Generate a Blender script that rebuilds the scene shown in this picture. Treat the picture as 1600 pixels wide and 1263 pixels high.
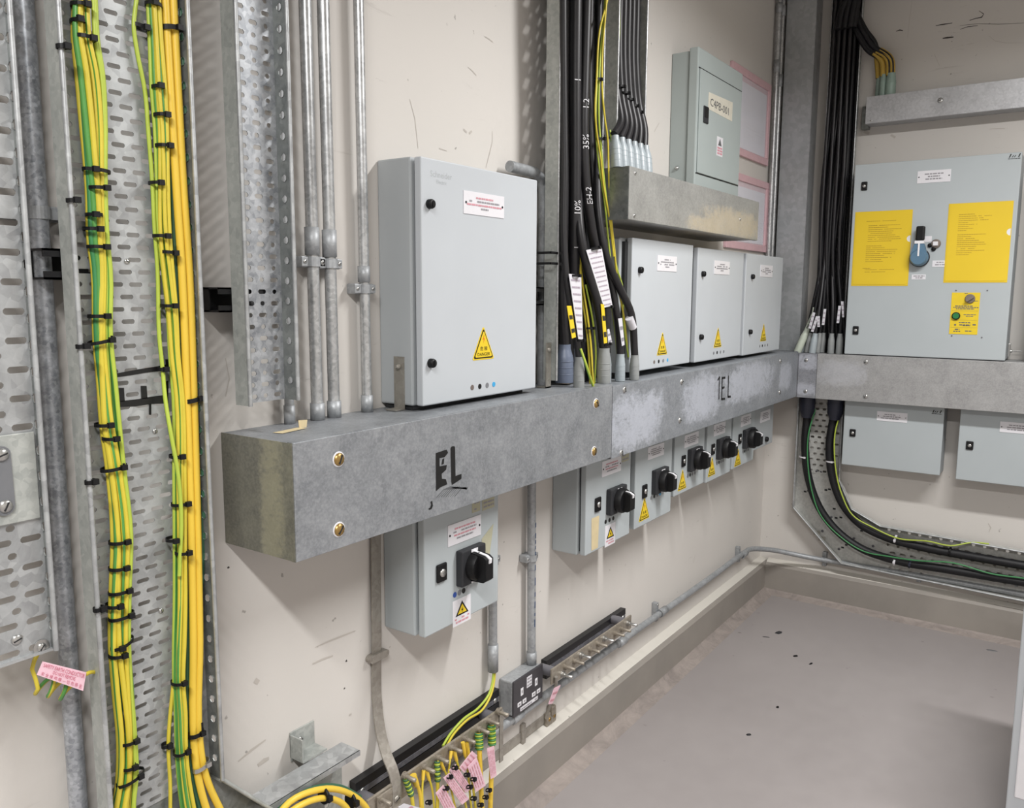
import bpy, bmesh, math, random
from mathutils import Vector, Matrix

scene = bpy.context.scene
COL = scene.collection
for o in list(bpy.data.objects):
    bpy.data.objects.remove(o)

# ------------------------------------------------------------------ camera
XB = 3.78                      # the back wall stands at x = XB, the left wall at y = 0, floor at z = 0
cam_data = bpy.data.cameras.new('camera')
cam = bpy.data.objects.new('camera', cam_data)
COL.objects.link(cam)
cam.matrix_world = Matrix(((0.573189, 0.106595, -0.812460, 0.0000), (-0.819410, 0.080268, -0.567561, -1.2000), (0.004715, 0.991057, 0.133354, 1.3850), (0, 0, 0, 1)))
cam_data.sensor_fit = 'HORIZONTAL'
cam_data.sensor_width = 36.0
cam_data.lens = 28.9824
cam_data.clip_start = 0.02
scene.camera = cam

# ------------------------------------------------------------------ light and exposure
world = bpy.data.worlds.new('world')
scene.world = world
world.use_nodes = True
world.node_tree.nodes['Background'].inputs[0].default_value = (0.9, 0.95, 1.0, 1)
world.node_tree.nodes['Background'].inputs[1].default_value = 0.05


def area(name, loc, sx, sy, power, color=(1.0, 0.99, 0.975), spread=163):
    d = bpy.data.lights.new(name, 'AREA')
    d.shape = 'RECTANGLE'
    d.size, d.size_y = sx, sy
    d.energy = power
    d.color = color
    d.spread = math.radians(spread)
    ob = bpy.data.objects.new(name, d)
    ob.location = loc
    COL.objects.link(ob)
    return ob


# two louvred ceiling battens, their long sides across the room
area('ceiling_batten', (-0.46, -1.42, 2.62), 0.14, 1.25, 78)
area('ceiling_batten', (2.15, -1.55, 2.62), 0.14, 1.25, 62)
scene.view_settings.view_transform = 'Standard'
scene.view_settings.look = 'None'
scene.view_settings.exposure = 0.0
scene.view_settings.gamma = 1.0
scene.view_settings.use_curve_mapping = False
scene.cycles.max_bounces = 8
scene.cycles.diffuse_bounces = 5
scene.cycles.glossy_bounces = 3
scene.cycles.caustics_reflective = False
scene.cycles.caustics_refractive = False
scene.cycles.sample_clamp_indirect = 4.0

R = random.Random(11)


# ------------------------------------------------------------------ materials
def s2l(c):
    def f(v):
        v /= 255.0
        return v / 12.92 if v <= 0.04045 else ((v + 0.055) / 1.055) ** 2.4
    return tuple(f(v) for v in c) + (1.0,)


class NT:
    def __init__(s, name):
        s.m = bpy.data.materials.new(name)
        s.m.use_nodes = True
        s.t = s.m.node_tree
        s.b = s.t.nodes['Principled BSDF']

    def n(s, typ, **kw):
        nd = s.t.nodes.new(typ)
        for k, v in kw.items():
            if k.startswith('i_'):
                key = k[2:]
                key = int(key) if key.isdigit() else key.replace('_', ' ')
                nd.inputs[key].default_value = v
            else:
                setattr(nd, k, v)
        return nd

    def l(s, a, b):
        s.t.links.new(a, b)

    def coord(s, scale=(1, 1, 1), world=False):
        if world:
            g = s.n('ShaderNodeNewGeometry').outputs['Position']
        else:
            g = s.n('ShaderNodeTexCoord').outputs['Object']
        mp = s.n('ShaderNodeMapping')
        mp.inputs['Scale'].default_value = scale
        s.l(g, mp.inputs['Vector'])
        return mp.outputs[0]

    def noise(s, vec, scale, detail=4, rough=0.55, dist=0.0):
        nd = s.n('ShaderNodeTexNoise')
        nd.inputs['Scale'].default_value = scale
        nd.inputs['Detail'].default_value = detail
        nd.inputs['Roughness'].default_value = rough
        nd.inputs['Distortion'].default_value = dist
        s.l(vec, nd.inputs['Vector'])
        return nd.outputs['Fac']

    def ramp(s, fac, stops):
        r = s.n('ShaderNodeValToRGB')
        el = r.color_ramp.elements
        while len(el) > 1:
            el.remove(el[-1])
        el[0].position, el[0].color = stops[0]
        for p, c in stops[1:]:
            e = el.new(p)
            e.color = c
        s.l(fac, r.inputs[0])
        return r.outputs[0]

    def mix(s, fac, a, b, blend='MIX'):
        nd = s.n('ShaderNodeMix', data_type='RGBA', blend_type=blend)
        for i, v in ((0, fac), (6, a), (7, b)):
            if hasattr(v, 'links') or hasattr(v, 'is_linked'):
                s.l(v, nd.inputs[i])
            else:
                nd.inputs[i].default_value = v
        return nd.outputs[2]

    def math(s, op, a, b=0.0, clamp=False):
        nd = s.n('ShaderNodeMath', operation=op, use_clamp=clamp)
        for i, v in ((0, a), (1, b)):
            if hasattr(v, 'is_linked'):
                s.l(v, nd.inputs[i])
            else:
                nd.inputs[i].default_value = v
        return nd.outputs[0]

    def bump(s, h, strength=0.2, dist=0.002):
        b = s.n('ShaderNodeBump')
        b.inputs['Strength'].default_value = strength
        b.inputs['Distance'].default_value = dist
        s.l(h, b.inputs['Height'])
        s.l(b.outputs[0], s.b.inputs['Normal'])

    def set(s, rough=None, metal=None, spec=None, coat=None):
        if rough is not None:
            s.b.inputs['Roughness'].default_value = rough
        if metal is not None:
            s.b.inputs['Metallic'].default_value = metal
        if spec is not None:
            s.b.inputs['Specular IOR Level'].default_value = spec
        if coat is not None:
            s.b.inputs['Coat Weight'].default_value = coat
        return s

    def color(s, c):
        if hasattr(c, 'is_linked'):
            s.l(c, s.b.inputs['Base Color'])
        else:
            s.b.inputs['Base Color'].default_value = c
        return s

    def rough(s, sock):
        s.l(sock, s.b.inputs['Roughness'])


def plain(name, rgb, rough=0.5, metal=0.0, spec=0.5, var=0.05, scale=40):
    k = NT(name).set(rough, metal, spec)
    f = k.noise(k.coord(), scale, 3)
    c = s2l(rgb)
    lo = tuple(v * (1 - var) for v in c[:3]) + (1,)
    hi = tuple(min(1, v * (1 + var)) for v in c[:3]) + (1,)
    k.color(k.ramp(f, [(0.3, lo), (0.7, hi)]))
    return k.m


def wall_paint(name, rgb):
    k = NT(name).set(0.62, 0, 0.35)
    c = s2l(rgb)
    p = k.coord(world=True)
    big = k.noise(p, 1.3, 3)
    base = k.ramp(big, [(0.3, tuple(v * 0.95 for v in c[:3]) + (1,)), (0.7, c)])
    # scuffs: short streaks, dark specks
    p2 = k.coord((2.2, 2.2, 14), True)
    st = k.noise(p2, 3.0, 6, 0.72, 0.6)
    m1 = k.ramp(st, [(0.62, (0, 0, 0, 1)), (0.76, (1, 1, 1, 1))])
    zone = k.ramp(k.noise(p, 2.1, 2), [(0.48, (0, 0, 0, 1)), (0.62, (1, 1, 1, 1))])
    m1 = k.math('MULTIPLY', m1, zone)
    m1 = k.math('MULTIPLY', m1, 0.55)
    c1 = k.mix(m1, base, s2l((128, 120, 112)))
    sp = k.noise(p, 46, 2, 0.5)
    m2 = k.ramp(sp, [(0.725, (0, 0, 0, 1)), (0.76, (1, 1, 1, 1))])
    m2 = k.math('MULTIPLY', m2, 0.5)
    c2 = k.mix(m2, c1, s2l((98, 92, 86)))
    k.color(c2)
    k.bump(k.noise(p, 55, 4), 0.12, 0.003)
    return k.m


def galv(name, dark, light, rough=0.42, metal=0.75, spangle=90, blotch=9, bump=0.05):
    """galvanised steel: cloudy zinc with a fine spangle"""
    k = NT(name).set(rough, metal, 0.5)
    p = k.coord(world=True)
    a = k.noise(p, blotch, 6, 0.65, 0.4)
    v = k.n('ShaderNodeTexVoronoi')
    v.inputs['Scale'].default_value = spangle
    k.l(p, v.inputs['Vector'])
    sc = k.n('ShaderNodeSeparateColor')
    k.l(v.outputs['Color'], sc.inputs[0])
    f = k.math('ADD', k.math('MULTIPLY', a, 0.78), k.math('MULTIPLY', sc.outputs[0], 0.22))
    k.color(k.ramp(f, [(0.3, s2l(dark)), (0.68, s2l(light))]))
    k.rough(k.math('ADD', k.math('MULTIPLY', a, 0.3), rough - 0.15))
    k.bump(a, bump, 0.002)
    return k.m


def galv_rubbed(name, dark, light, blobs, chalk=(180, 183, 193), amount=0.6):
    """dull trunking steel with rubbed chalky zinc patches of their own shape; blobs = (x, z, rx, rz) in world metres"""
    k = NT(name).set(0.5, 0.45, 0.5)
    p = k.coord(world=True)
    a = k.noise(p, 11, 8, 0.74, 0.5)
    fine = k.noise(p, 60, 4, 0.7)
    base = k.ramp(k.math('ADD', k.math('MULTIPLY', a, 0.7), k.math('MULTIPLY', fine, 0.3)),
                  [(0.34, s2l(dark)), (0.62, s2l(light))])
    gr = k.noise(p, 210, 3, 0.6)
    base = k.mix(k.math('MULTIPLY', k.ramp(gr, [(0.42, (0, 0, 0, 1)), (0.62, (1, 1, 1, 1))]), 0.22), base, s2l(tuple(min(255, v + 34) for v in light)))
    sep = k.n('ShaderNodeSeparateXYZ')
    k.l(p, sep.inputs[0])
    total = None
    for (ax, bx, bz, rx, rz) in blobs:
        du = k.math('DIVIDE', k.math('SUBTRACT', sep.outputs[ax], bx), rx)
        dz = k.math('DIVIDE', k.math('SUBTRACT', sep.outputs[2], bz), rz)
        r2 = k.math('ADD', k.math('POWER', k.math('ABSOLUTE', du), 3.0), k.math('POWER', k.math('ABSOLUTE', dz), 3.0))
        m = k.math('SUBTRACT', 1.0, r2)
        total = m if total is None else k.math('MAXIMUM', total, m)
    if total is not None:
        n1 = k.noise(k.coord((1, 1, 1), True), 17, 8, 0.75, 1.2)
        n2 = k.noise(k.coord((1.0, 1.0, 2.2), True), 90, 4, 0.7)
        t = k.math('ADD', total, k.math('MULTIPLY', k.math('SUBTRACT', n1, 0.5), 3.0))
        t = k.math('ADD', t, k.math('MULTIPLY', k.math('SUBTRACT', n2, 0.5), 2.2))
        mask = k.ramp(t, [(0.0, (0, 0, 0, 1)), (0.9, (1, 1, 1, 1))])
        base = k.mix(k.math('MULTIPLY', mask, amount), base, s2l(chalk))
        k.l(k.math('MULTIPLY', k.math('SUBTRACT', 1.0, mask), 0.45), k.b.inputs['Metallic'])
    k.color(base)
    k.rough(k.math('ADD', k.math('MULTIPLY', a, 0.35), 0.3))
    k.bump(fine, 0.05, 0.001)
    return k.m


M = {}
M['wall'] = wall_paint('off_white_wall_paint', (210, 206, 201))
M['ceiling'] = plain('ceiling_paint', (205, 203, 198), 0.8)
M['kerb_top'] = wall_paint('pale_kerb_paint', (205, 201, 193))


def floor_mat():
    k = NT('grey_floor_paint').set(0.42, 0, 0.45)
    p = k.coord(world=True)
    a = k.noise(p, 0.9, 4)
    b = k.noise(p, 14, 5, 0.6)
    f = k.math('ADD', k.math('MULTIPLY', a, 0.7), k.math('MULTIPLY', b, 0.3))
    base = k.ramp(f, [(0.35, s2l((145, 139, 138))), (0.65, s2l((155, 149, 148)))])
    sp = k.noise(p, 21, 2, 0.4)
    m = k.math('MULTIPLY', k.ramp(sp, [(0.74, (0, 0, 0, 1)), (0.8, (1, 1, 1, 1))]), 0.6)
    base = k.mix(m, base, s2l((96, 90, 88)))
    k.color(base)
    k.rough(k.math('ADD', k.math('MULTIPLY', b, 0.25), 0.33))
    k.bump(k.noise(p, 30, 4), 0.06, 0.003)
    return k.m


def kerb_mat():
    k = NT('grey_kerb_paint').set(0.55, 0, 0.35)
    p = k.coord(world=True)
    a = k.noise(p, 3, 5, 0.6)
    base = k.ramp(a, [(0.35, s2l((139, 134, 128))), (0.65, s2l((152, 146, 139)))])
    k.color(base)
    k.bump(k.noise(p, 22, 4), 0.1, 0.004)
    return k.m


def skirt_mat():
    k = NT('worn_floor_edge').set(0.7, 0, 0.3)
    p = k.coord(world=True)
    a = k.noise(p, 11, 7, 0.72, 0.8)
    base = k.ramp(a, [(0.36, s2l((130, 122, 118))), (0.5, s2l((146, 137, 132))), (0.66, s2l((158, 148, 142)))])
    k.color(base)
    k.bump(a, 0.3, 0.005)
    return k.m


M['floor'] = floor_mat()
M['kerb'] = kerb_mat()
M['skirt'] = skirt_mat()
M['conduit'] = galv('galvanised_conduit', (160, 162, 164), (206, 208, 209), 0.34, 0.7, 160, 14)
M['conduit_dull'] = galv('dull_conduit', (144, 147, 150), (174, 177, 180), 0.5, 0.4, 140, 12)
M['conduit_old'] = galv('weathered_conduit', (128, 132, 138), (186, 190, 196), 0.34, 0.4, 220, 30)
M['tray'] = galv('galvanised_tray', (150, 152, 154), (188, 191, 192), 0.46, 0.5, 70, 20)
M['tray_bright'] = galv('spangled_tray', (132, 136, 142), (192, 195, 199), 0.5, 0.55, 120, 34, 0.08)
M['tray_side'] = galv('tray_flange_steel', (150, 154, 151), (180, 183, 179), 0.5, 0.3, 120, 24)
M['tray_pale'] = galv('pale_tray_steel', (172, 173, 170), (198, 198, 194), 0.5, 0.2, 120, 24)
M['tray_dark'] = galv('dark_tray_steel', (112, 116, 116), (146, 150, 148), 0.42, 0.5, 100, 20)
M['duct'] = galv('vertical_duct_steel', (156, 160, 162), (180, 183, 186), 0.36, 0.35, 60, 5, 0.02)
M['trunk_upper'] = galv_rubbed('smeared_trunking_steel', (140, 140, 138), (166, 166, 163), [(0, 2.76, 1.625, 0.30, 0.05), (0, 2.55, 1.60, 0.2, 0.03)], (176, 158, 122), 0.5)
M['trunk_slim'] = galv('bright_slim_trunking_steel', (170, 171, 174), (196, 197, 200), 0.36, 0.4, 140, 6, 0.02)
M['trunk_old'] = galv_rubbed('aged_trunking_steel', (118, 122, 127), (156, 159, 163), [])
M['trunk_end'] = galv_rubbed('aged_trunking_end', (112, 112, 106), (140, 139, 126), [(1, -0.128, 1.05, 0.034, 0.15)], (146, 142, 116), 0.55)
M['trunk_patch'] = galv_rubbed('rubbed_trunking_steel', (126, 130, 135), (156, 160, 166),
                               [(0, 2.06, 1.035, 0.20, 0.085), (0, 2.54, 1.05, 0.18, 0.085), (0, 3.0, 1.065, 0.30, 0.075), (0, 3.43, 1.05, 0.10, 0.06)], (178, 182, 193), 0.62)
M['trunk_corner'] = galv_rubbed('rubbed_corner_steel', (122, 124, 130), (152, 154, 160), [(1, -0.222, 1.1, 0.05, 0.035), (1, -0.222, 0.985, 0.05, 0.03)])
M['trunk_back'] = galv_rubbed('back_trunking_steel', (146, 146, 147), (170, 170, 170), [(1, -0.36, 1.06, 0.11, 0.06)], (172, 174, 182), 0.4)
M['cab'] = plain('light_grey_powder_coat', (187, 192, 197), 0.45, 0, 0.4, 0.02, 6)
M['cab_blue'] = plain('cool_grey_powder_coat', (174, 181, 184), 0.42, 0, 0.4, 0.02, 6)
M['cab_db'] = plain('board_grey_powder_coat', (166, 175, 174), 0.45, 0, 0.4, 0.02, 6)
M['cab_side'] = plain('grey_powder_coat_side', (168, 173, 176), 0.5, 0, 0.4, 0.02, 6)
M['gasket'] = plain('black_gasket', (30, 31, 33), 0.7)
M['black'] = plain('black_plastic', (17, 17, 19), 0.5, 0, 0.3, 0.1)
M['black_base'] = plain('charcoal_plastic', (46, 47, 50), 0.5, 0, 0.35)
M['blackpaint'] = plain('black_strut_paint', (20, 20, 23), 0.4, 0, 0.5, 0.2)
M['strut_lit'] = galv('lit_strut_inside', (84, 85, 92), (128, 129, 136), 0.4, 0.5)  # light caught inside the black channel is put into this grey
M['ink'] = plain('black_marker_ink', (8, 8, 9), 0.5)
M['ink_grey'] = plain('faded_ink', (96, 97, 99), 0.6)
M['ink_smear'] = plain('smeared_ink', (92, 94, 97), 0.6)
M['red_print'] = plain('red_print', (204, 146, 156), 0.6)
M['tag_print'] = plain('deep_pink_print', (190, 92, 116), 0.6)
M['grey_print'] = plain('grey_print', (148, 146, 151), 0.6)
M['faint_print'] = plain('faint_violet_print', (176, 164, 176), 0.6)
M['blue_print'] = plain('blue_print', (52, 74, 108), 0.6)
M['white'] = plain('white_plastic', (226, 226, 230), 0.4, 0, 0.45, 0.02)
M['label'] = plain('white_label_plate', (222, 221, 226), 0.35, 0, 0.5, 0.02)
M['tagwhite'] = plain('white_cable_tag', (214, 213, 219), 0.35, 0, 0.5, 0.03)
M['pink'] = plain('pink_tag', (226, 188, 200), 0.4, 0, 0.5, 0.05, 60)
M['pink_frame'] = plain('pink_frame_paint', (214, 178, 184), 0.45, 0, 0.4, 0.05)
M['yellow'] = plain('yellow_sticker', (226, 196, 40), 0.4, 0, 0.5, 0.03)
M['yellow_pocket'] = plain('yellow_folder_plastic', (226, 194, 44), 0.35, 0, 0.5, 0.03, 5)
M['yellow_cable'] = plain('yellow_cable_sheath', (222, 188, 66), 0.42, 0, 0.5, 0.03, 12)
M['yg_yellow'] = plain('earth_wire_yellow', (206, 188, 62), 0.42, 0, 0.5, 0.05, 30)
M['yg_lime'] = plain('earth_wire_lime', (172, 190, 72), 0.42, 0, 0.5, 0.05, 30)
M['yg_green'] = plain('earth_wire_green', (84, 146, 70), 0.42, 0, 0.5, 0.06, 30)
M['green'] = plain('green_cable_sheath', (62, 132, 80), 0.42, 0, 0.5, 0.06, 30)
M['green_dark'] = plain('dark_green_cable_sheath', (52, 96, 72), 0.42, 0, 0.5, 0.06, 30)
M['cable'] = plain('black_cable_sheath', (31, 30, 33), 0.42, 0, 0.5, 0.12, 40)
M['cable_dark'] = plain('matt_black_cable_sheath', (23, 23, 26), 0.5, 0, 0.35, 0.12, 40)
M['flex'] = plain('old_yellow_flex', (176, 146, 62), 0.5, 0, 0.4, 0.08)
M['shroud'] = plain('grey_pvc_shroud', (142, 145, 145), 0.45, 0, 0.45, 0.06)
M['shroud_pale'] = plain('pale_grey_pvc_shroud', (158, 167, 172), 0.35, 0, 0.5, 0.04)
M['shroud_green'] = plain('pale_green_pvc_shroud', (138, 158, 148), 0.4, 0, 0.5, 0.05)
M['shroud_cream'] = plain('cream_pvc_shroud', (196, 204, 190), 0.4, 0, 0.5, 0.04)
M['shroud_blue'] = plain('slate_blue_pvc_shroud', (104, 113, 132), 0.4, 0, 0.5, 0.06)
M['shroud_navy'] = plain('navy_tape_shroud', (40, 43, 58), 0.45, 0, 0.5, 0.1)
M['brass'] = plain('brass', (176, 146, 92), 0.35, 0.9, 0.5, 0.08)
M['steel'] = plain('zinc_steel_screw', (188, 188, 186), 0.3, 0.9, 0.5, 0.06)
M['copper_tin'] = galv('tinned_copper_tape', (142, 136, 128), (166, 161, 153), 0.45, 0.35, 120, 22)
M['bar_tin'] = galv('tinned_earth_bar', (138, 130, 118), (168, 160, 148), 0.42, 0.45, 120, 30)
M['insul'] = plain('grey_insulator', (104, 103, 108), 0.5)
M['strap'] = plain('grey_strap_steel', (118, 120, 124), 0.45, 0.3)
M['bracket'] = galv('bracket_steel', (146, 142, 134), (174, 170, 162), 0.4, 0.6)
M['tape_cream'] = plain('aged_masking_tape', (206, 190, 152), 0.7)
M['tape_grey'] = plain('tape_residue', (176, 174, 150), 0.7)
M['paper_note'] = plain('cream_note', (206, 202, 188), 0.7)
M['scuff'] = plain('wall_scuff', (186, 180, 173), 0.7)
M['scuff_dark'] = plain('dark_wall_scuff', (72, 68, 66), 0.7)
M['led_green'] = plain('green_push_button', (36, 118, 64), 0.35)
M['knob_grey'] = plain('grey_selector_knob', (128, 118, 112), 0.35, 0.2)
M['handle_blue'] = plain('slate_blue_handle', (86, 118, 142), 0.38)
M['sock'] = plain('dark_socket_plate', (74, 72, 76), 0.35, 0.3)
M['orange'] = plain('orange_print', (222, 120, 30), 0.5)
M['dot_brown'] = plain('brown_phase_dot', (110, 98, 92), 0.5)
M['dot_grey'] = plain('grey_phase_dot', (120, 122, 126), 0.5)
M['dot_blue'] = plain('blue_phase_dot', (66, 164, 216), 0.5)
M['dot_navy'] = plain('navy_phase_dot', (44, 76, 150), 0.5)
M['clear'] = None
k = NT('clear_document_sleeve').set(0.12, 0, 0.5)
k.color((0.95, 0.95, 1.0, 1))
k.b.inputs['Transmission Weight'].default_value = 0.0
k.b.inputs['Alpha'].default_value = 0.25
M['clear'] = k.m
M['paper'] = plain('document_paper', (222, 221, 229), 0.45, 0, 0.5, 0.03, 8)


# ------------------------------------------------------------------ frames and mesh building
# wall coordinates (u, d, z): u runs along the wall to the right, d out of the wall into the room, z up
def L(p):
    return Vector((p[0], -p[1], p[2]))


def B(p):
    return Vector((XB - p[1], -p[0], p[2]))


class MB:
    def __init__(s, F=L):
        s.F = F
        s.v, s.f, s.m, s.sm = [], [], [], []

    def add(s, vs, fs, m=0, smooth=False):
        o = len(s.v)
        s.v += [s.F(p) for p in vs]
        for i, f in enumerate(fs):
            s.f.append([o + j for j in f])
            s.m.append(m[i] if isinstance(m, list) else m)
            s.sm.append(smooth)
        return s

    def box(s, u0, u1, d0, d1, z0, z1, m=0, bev=0.0):
        if bev <= 0:
            vs = [(u, d, z) for u in (u0, u1) for d in (d0, d1) for z in (z0, z1)]
            return s.add(vs, [(0, 1, 3, 2), (4, 6, 7, 5), (0, 4, 5, 1), (2, 3, 7, 6), (0, 2, 6, 4), (1, 5, 7, 3)], m)
        bm = bmesh.new()
        bmesh.ops.create_cube(bm, size=1.0)
        for v in bm.verts:
            v.co = Vector(((u0 + u1) / 2 + v.co.x * (u1 - u0), (d0 + d1) / 2 + v.co.y * (d1 - d0), (z0 + z1) / 2 + v.co.z * (z1 - z0)))
        bmesh.ops.bevel(bm, geom=list(bm.edges), offset=bev, segments=2, affect='EDGES', profile=0.5)
        bm.verts.index_update()
        vs = [tuple(v.co) for v in bm.verts]
        fs = [[v.index for v in f.verts] for f in bm.faces]
        bm.free()
        return s.add(vs, fs, m, False)

    def prism(s, poly, d0, d1, m=0):
        """polygon in (u, z) pushed out from d0 to d1"""
        n = len(poly)
        vs = [(u, d0, z) for u, z in poly] + [(u, d1, z) for u, z in poly]
        fs = [list(range(n)), list(range(n, 2 * n))] + [(i, (i + 1) % n, n + (i + 1) % n, n + i) for i in range(n)]
        return s.add(vs, fs, m)

    def extr(s, poly, u0, u1, m=0):
        """polygon in (d, z) stretched along u"""
        n = len(poly)
        vs = [(u0, d, z) for d, z in poly] + [(u1, d, z) for d, z in poly]
        fs = [list(range(n)), list(range(n, 2 * n))] + [(i, (i + 1) % n, n + (i + 1) % n, n + i) for i in range(n)]
        return s.add(vs, fs, m)

    def extz(s, poly, z0, z1, m=0):
        """polygon in (u, d) stretched along z"""
        n = len(poly)
        vs = [(u, d, z0) for u, d in poly] + [(u, d, z1) for u, d in poly]
        fs = [list(range(n)), list(range(n, 2 * n))] + [(i, (i + 1) % n, n + (i + 1) % n, n + i) for i in range(n)]
        return s.add(vs, fs, m)

    def flat(s, poly, d, m=0):
        return s.add([(u, d, z) for u, z in poly], [list(range(len(poly)))], m)

    def tube(s, pts, r, n=8, m=0, matfn=None, caps=True, flat=1.0, twist=0.0):
        P = [Vector(p) for p in pts]
        k = len(P)
        T = []
        for i in range(k):
            t = P[min(i + 1, k - 1)] - P[max(i - 1, 0)]
            T.append(t.normalized() if t.length > 1e-9 else Vector((0, 0, 1)))
        ref = Vector((1, 0, 0)) if abs(T[0].x) < 0.8 else Vector((0, 1, 0))
        N = (ref - T[0] * ref.dot(T[0])).normalized()
        vs, fs, ms = [], [], []
        for i in range(k):
            N = (N - T[i] * N.dot(T[i])).normalized()
            Bn = T[i].cross(N)
            rr = r[i] if isinstance(r, (list, tuple)) else r
            for j in range(n):
                a = 2 * math.pi * j / n + twist * i
                vs.append(tuple(P[i] + N * (math.cos(a) * rr) + Bn * (math.sin(a) * rr * flat)))
        for i in range(k - 1):
            for j in range(n):
                fs.append((i * n + j, i * n + (j + 1) % n, (i + 1) * n + (j + 1) % n, (i + 1) * n + j))
                ms.append(matfn(i, j) if matfn else m)
        s.add(vs, fs, ms, True)
        if caps:
            s.add(vs[:n], [list(range(n))], m)
            s.add(vs[-n:], [list(range(n))], m)
        return s

    def cyl(s, p0, p1, r, n=14, m=0, r1=None):
        return s.tube([p0, p1], [r, r if r1 is None else r1], n, m)

    def lathe(s, p, axis, prof, n=14, m=0):
        """profile [(distance along axis, radius)]"""
        a = Vector(axis).normalized()
        p = Vector(p)
        ref = Vector((1, 0, 0)) if abs(a.x) < 0.8 else Vector((0, 0, 1))
        N = (ref - a * ref.dot(a)).normalized()
        Bn = a.cross(N)
        vs, fs = [], []
        for h, r in prof:
            for j in range(n):
                t = 2 * math.pi * j / n
                vs.append(tuple(p + a * h + N * (math.cos(t) * r) + Bn * (math.sin(t) * r)))
        for i in range(len(prof) - 1):
            for j in range(n):
                fs.append((i * n + j, i * n + (j + 1) % n, (i + 1) * n + (j + 1) % n, (i + 1) * n + j))
        s.add(vs, fs, m, True)
        s.add(vs[:n], [list(range(n))], m)
        s.add(vs[-n:], [list(range(n))], m)
        return s

    def slots(s, u0, u1, z0, z1, d, pitch_u, pitch_z, lens, h, th=0.0014, offs=(0.0, 0.5), m=0, rot=None):
        """a sheet full of rounded slots: real holes with thickness. rot swaps u and z."""
        def P(u, dd, z):
            return (u, dd, z) if not rot else rot(u, dd, z)
        nrow = max(1, int(round((z1 - z0) / pitch_z)))
        ph = (z1 - z0) / nrow
        for r in range(nrow):
            za, zb = z0 + r * ph, z0 + (r + 1) * ph
            zc = (za + zb) / 2
            ln = lens[r % len(lens)]
            off = offs[r % len(offs)]
            cs = []
            c = u0 + pitch_u * (off - 1)
            i = 0
            while c < u1:
                li = ln[i % len(ln)] if isinstance(ln, (list, tuple)) else ln
                if c - li / 2 > u0 + 0.002 and c + li / 2 < u1 - 0.002:
                    cs.append((c, li))
                c += pitch_u
                i += 1
            edges = [u0] + [(cs[q][0] + cs[q + 1][0]) / 2 for q in range(len(cs) - 1)] + [u1]
            if not cs:
                s.add([P(u0, d, za), P(u1, d, za), P(u1, d, zb), P(u0, d, zb)], [(0, 1, 2, 3)], m)
                continue
            for q, (c, li) in enumerate(cs):
                a, b = edges[q], edges[q + 1]
                hh, hl = h / 2, li / 2
                k = min(hh, hl) * 0.62
                hole = [(c - hl, zc - hh + k), (c - hl + k, zc - hh), (c + hl - k, zc - hh), (c + hl, zc - hh + k),
                        (c + hl, zc + hh - k), (c + hl - k, zc + hh), (c - hl + k, zc + hh), (c - hl, zc + hh - k)]
                ring = [(a, zc - hh + k), (c - hl + k, za), (c + hl - k, za), (b, zc - hh + k),
                        (b, zc + hh - k), (c + hl - k, zb), (c - hl + k, zb), (a, zc + hh - k)]
                cor = [(a, za), (b, za), (b, zb), (a, zb)]
                vs = [P(x, d, y) for x, y in hole] + [P(x, d, y) for x, y in ring] + [P(x, d, y) for x, y in cor] + \
                     [P(x, d - th, y) for x, y in hole]
                fs = [(i, (i + 1) % 8, 8 + (i + 1) % 8, 8 + i) for i in range(8)]
                fs = [f for f in fs]
                fs += [(8, 16, 9), (10, 17, 11), (12, 18, 13), (14, 19, 15)]
                fs += [(i, (i + 1) % 8, 20 + (i + 1) % 8, 20 + i) for i in range(8)]
                s.add(vs, fs, m)
        return s

    def build(s, name, mats, parent=None, kind=None, recalc=True, origin=None):
        me = bpy.data.meshes.new(name)
        ob = bpy.data.objects.new(name, me)
        COL.objects.link(ob)
        if parent is not None:
            ob.parent = parent
            base = WORLD[parent.name]
            loc = Vector((0, 0, 0))
        else:
            if origin is None:
                xs = [v.x for v in s.v]
                ys = [v.y for v in s.v]
                zs = [v.z for v in s.v]
                origin = Vector(((min(xs) + max(xs)) / 2, (min(ys) + max(ys)) / 2, min(zs)))
            base = Vector(origin)
            ob.location = base
        WORLD[ob.name] = base
        me.from_pydata([tuple(v - base) for v in s.v], [], s.f)
        if not isinstance(mats, (list, tuple)):
            mats = [mats]
        for mt in mats:
            me.materials.append(M[mt] if isinstance(mt, str) else mt)
        for p, mi, sm in zip(me.polygons, s.m, s.sm):
            p.material_index = mi
            p.use_smooth = sm
        if recalc:
            bm = bmesh.new()
            bm.from_mesh(me)
            bmesh.ops.recalc_face_normals(bm, faces=bm.faces)
            bm.to_mesh(me)
            bm.free()
        me.update()
        if kind:
            ob['kind'] = kind
        return ob


WORLD = {}


def thing(name, label, cat, loc, F=L, group=None):
    e = bpy.data.objects.new(name, None)
    e.empty_display_size = 0.05
    e.location = F(loc)
    COL.objects.link(e)
    WORLD[e.name] = Vector(F(loc))
    return tag(e, label, cat, group)


def tag(o, label, cat, group=None):
    o['label'] = label
    o['category'] = cat
    if group:
        o['group'] = group
    return o


def lab(o, label):
    o['label'] = label
    return o


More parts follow.
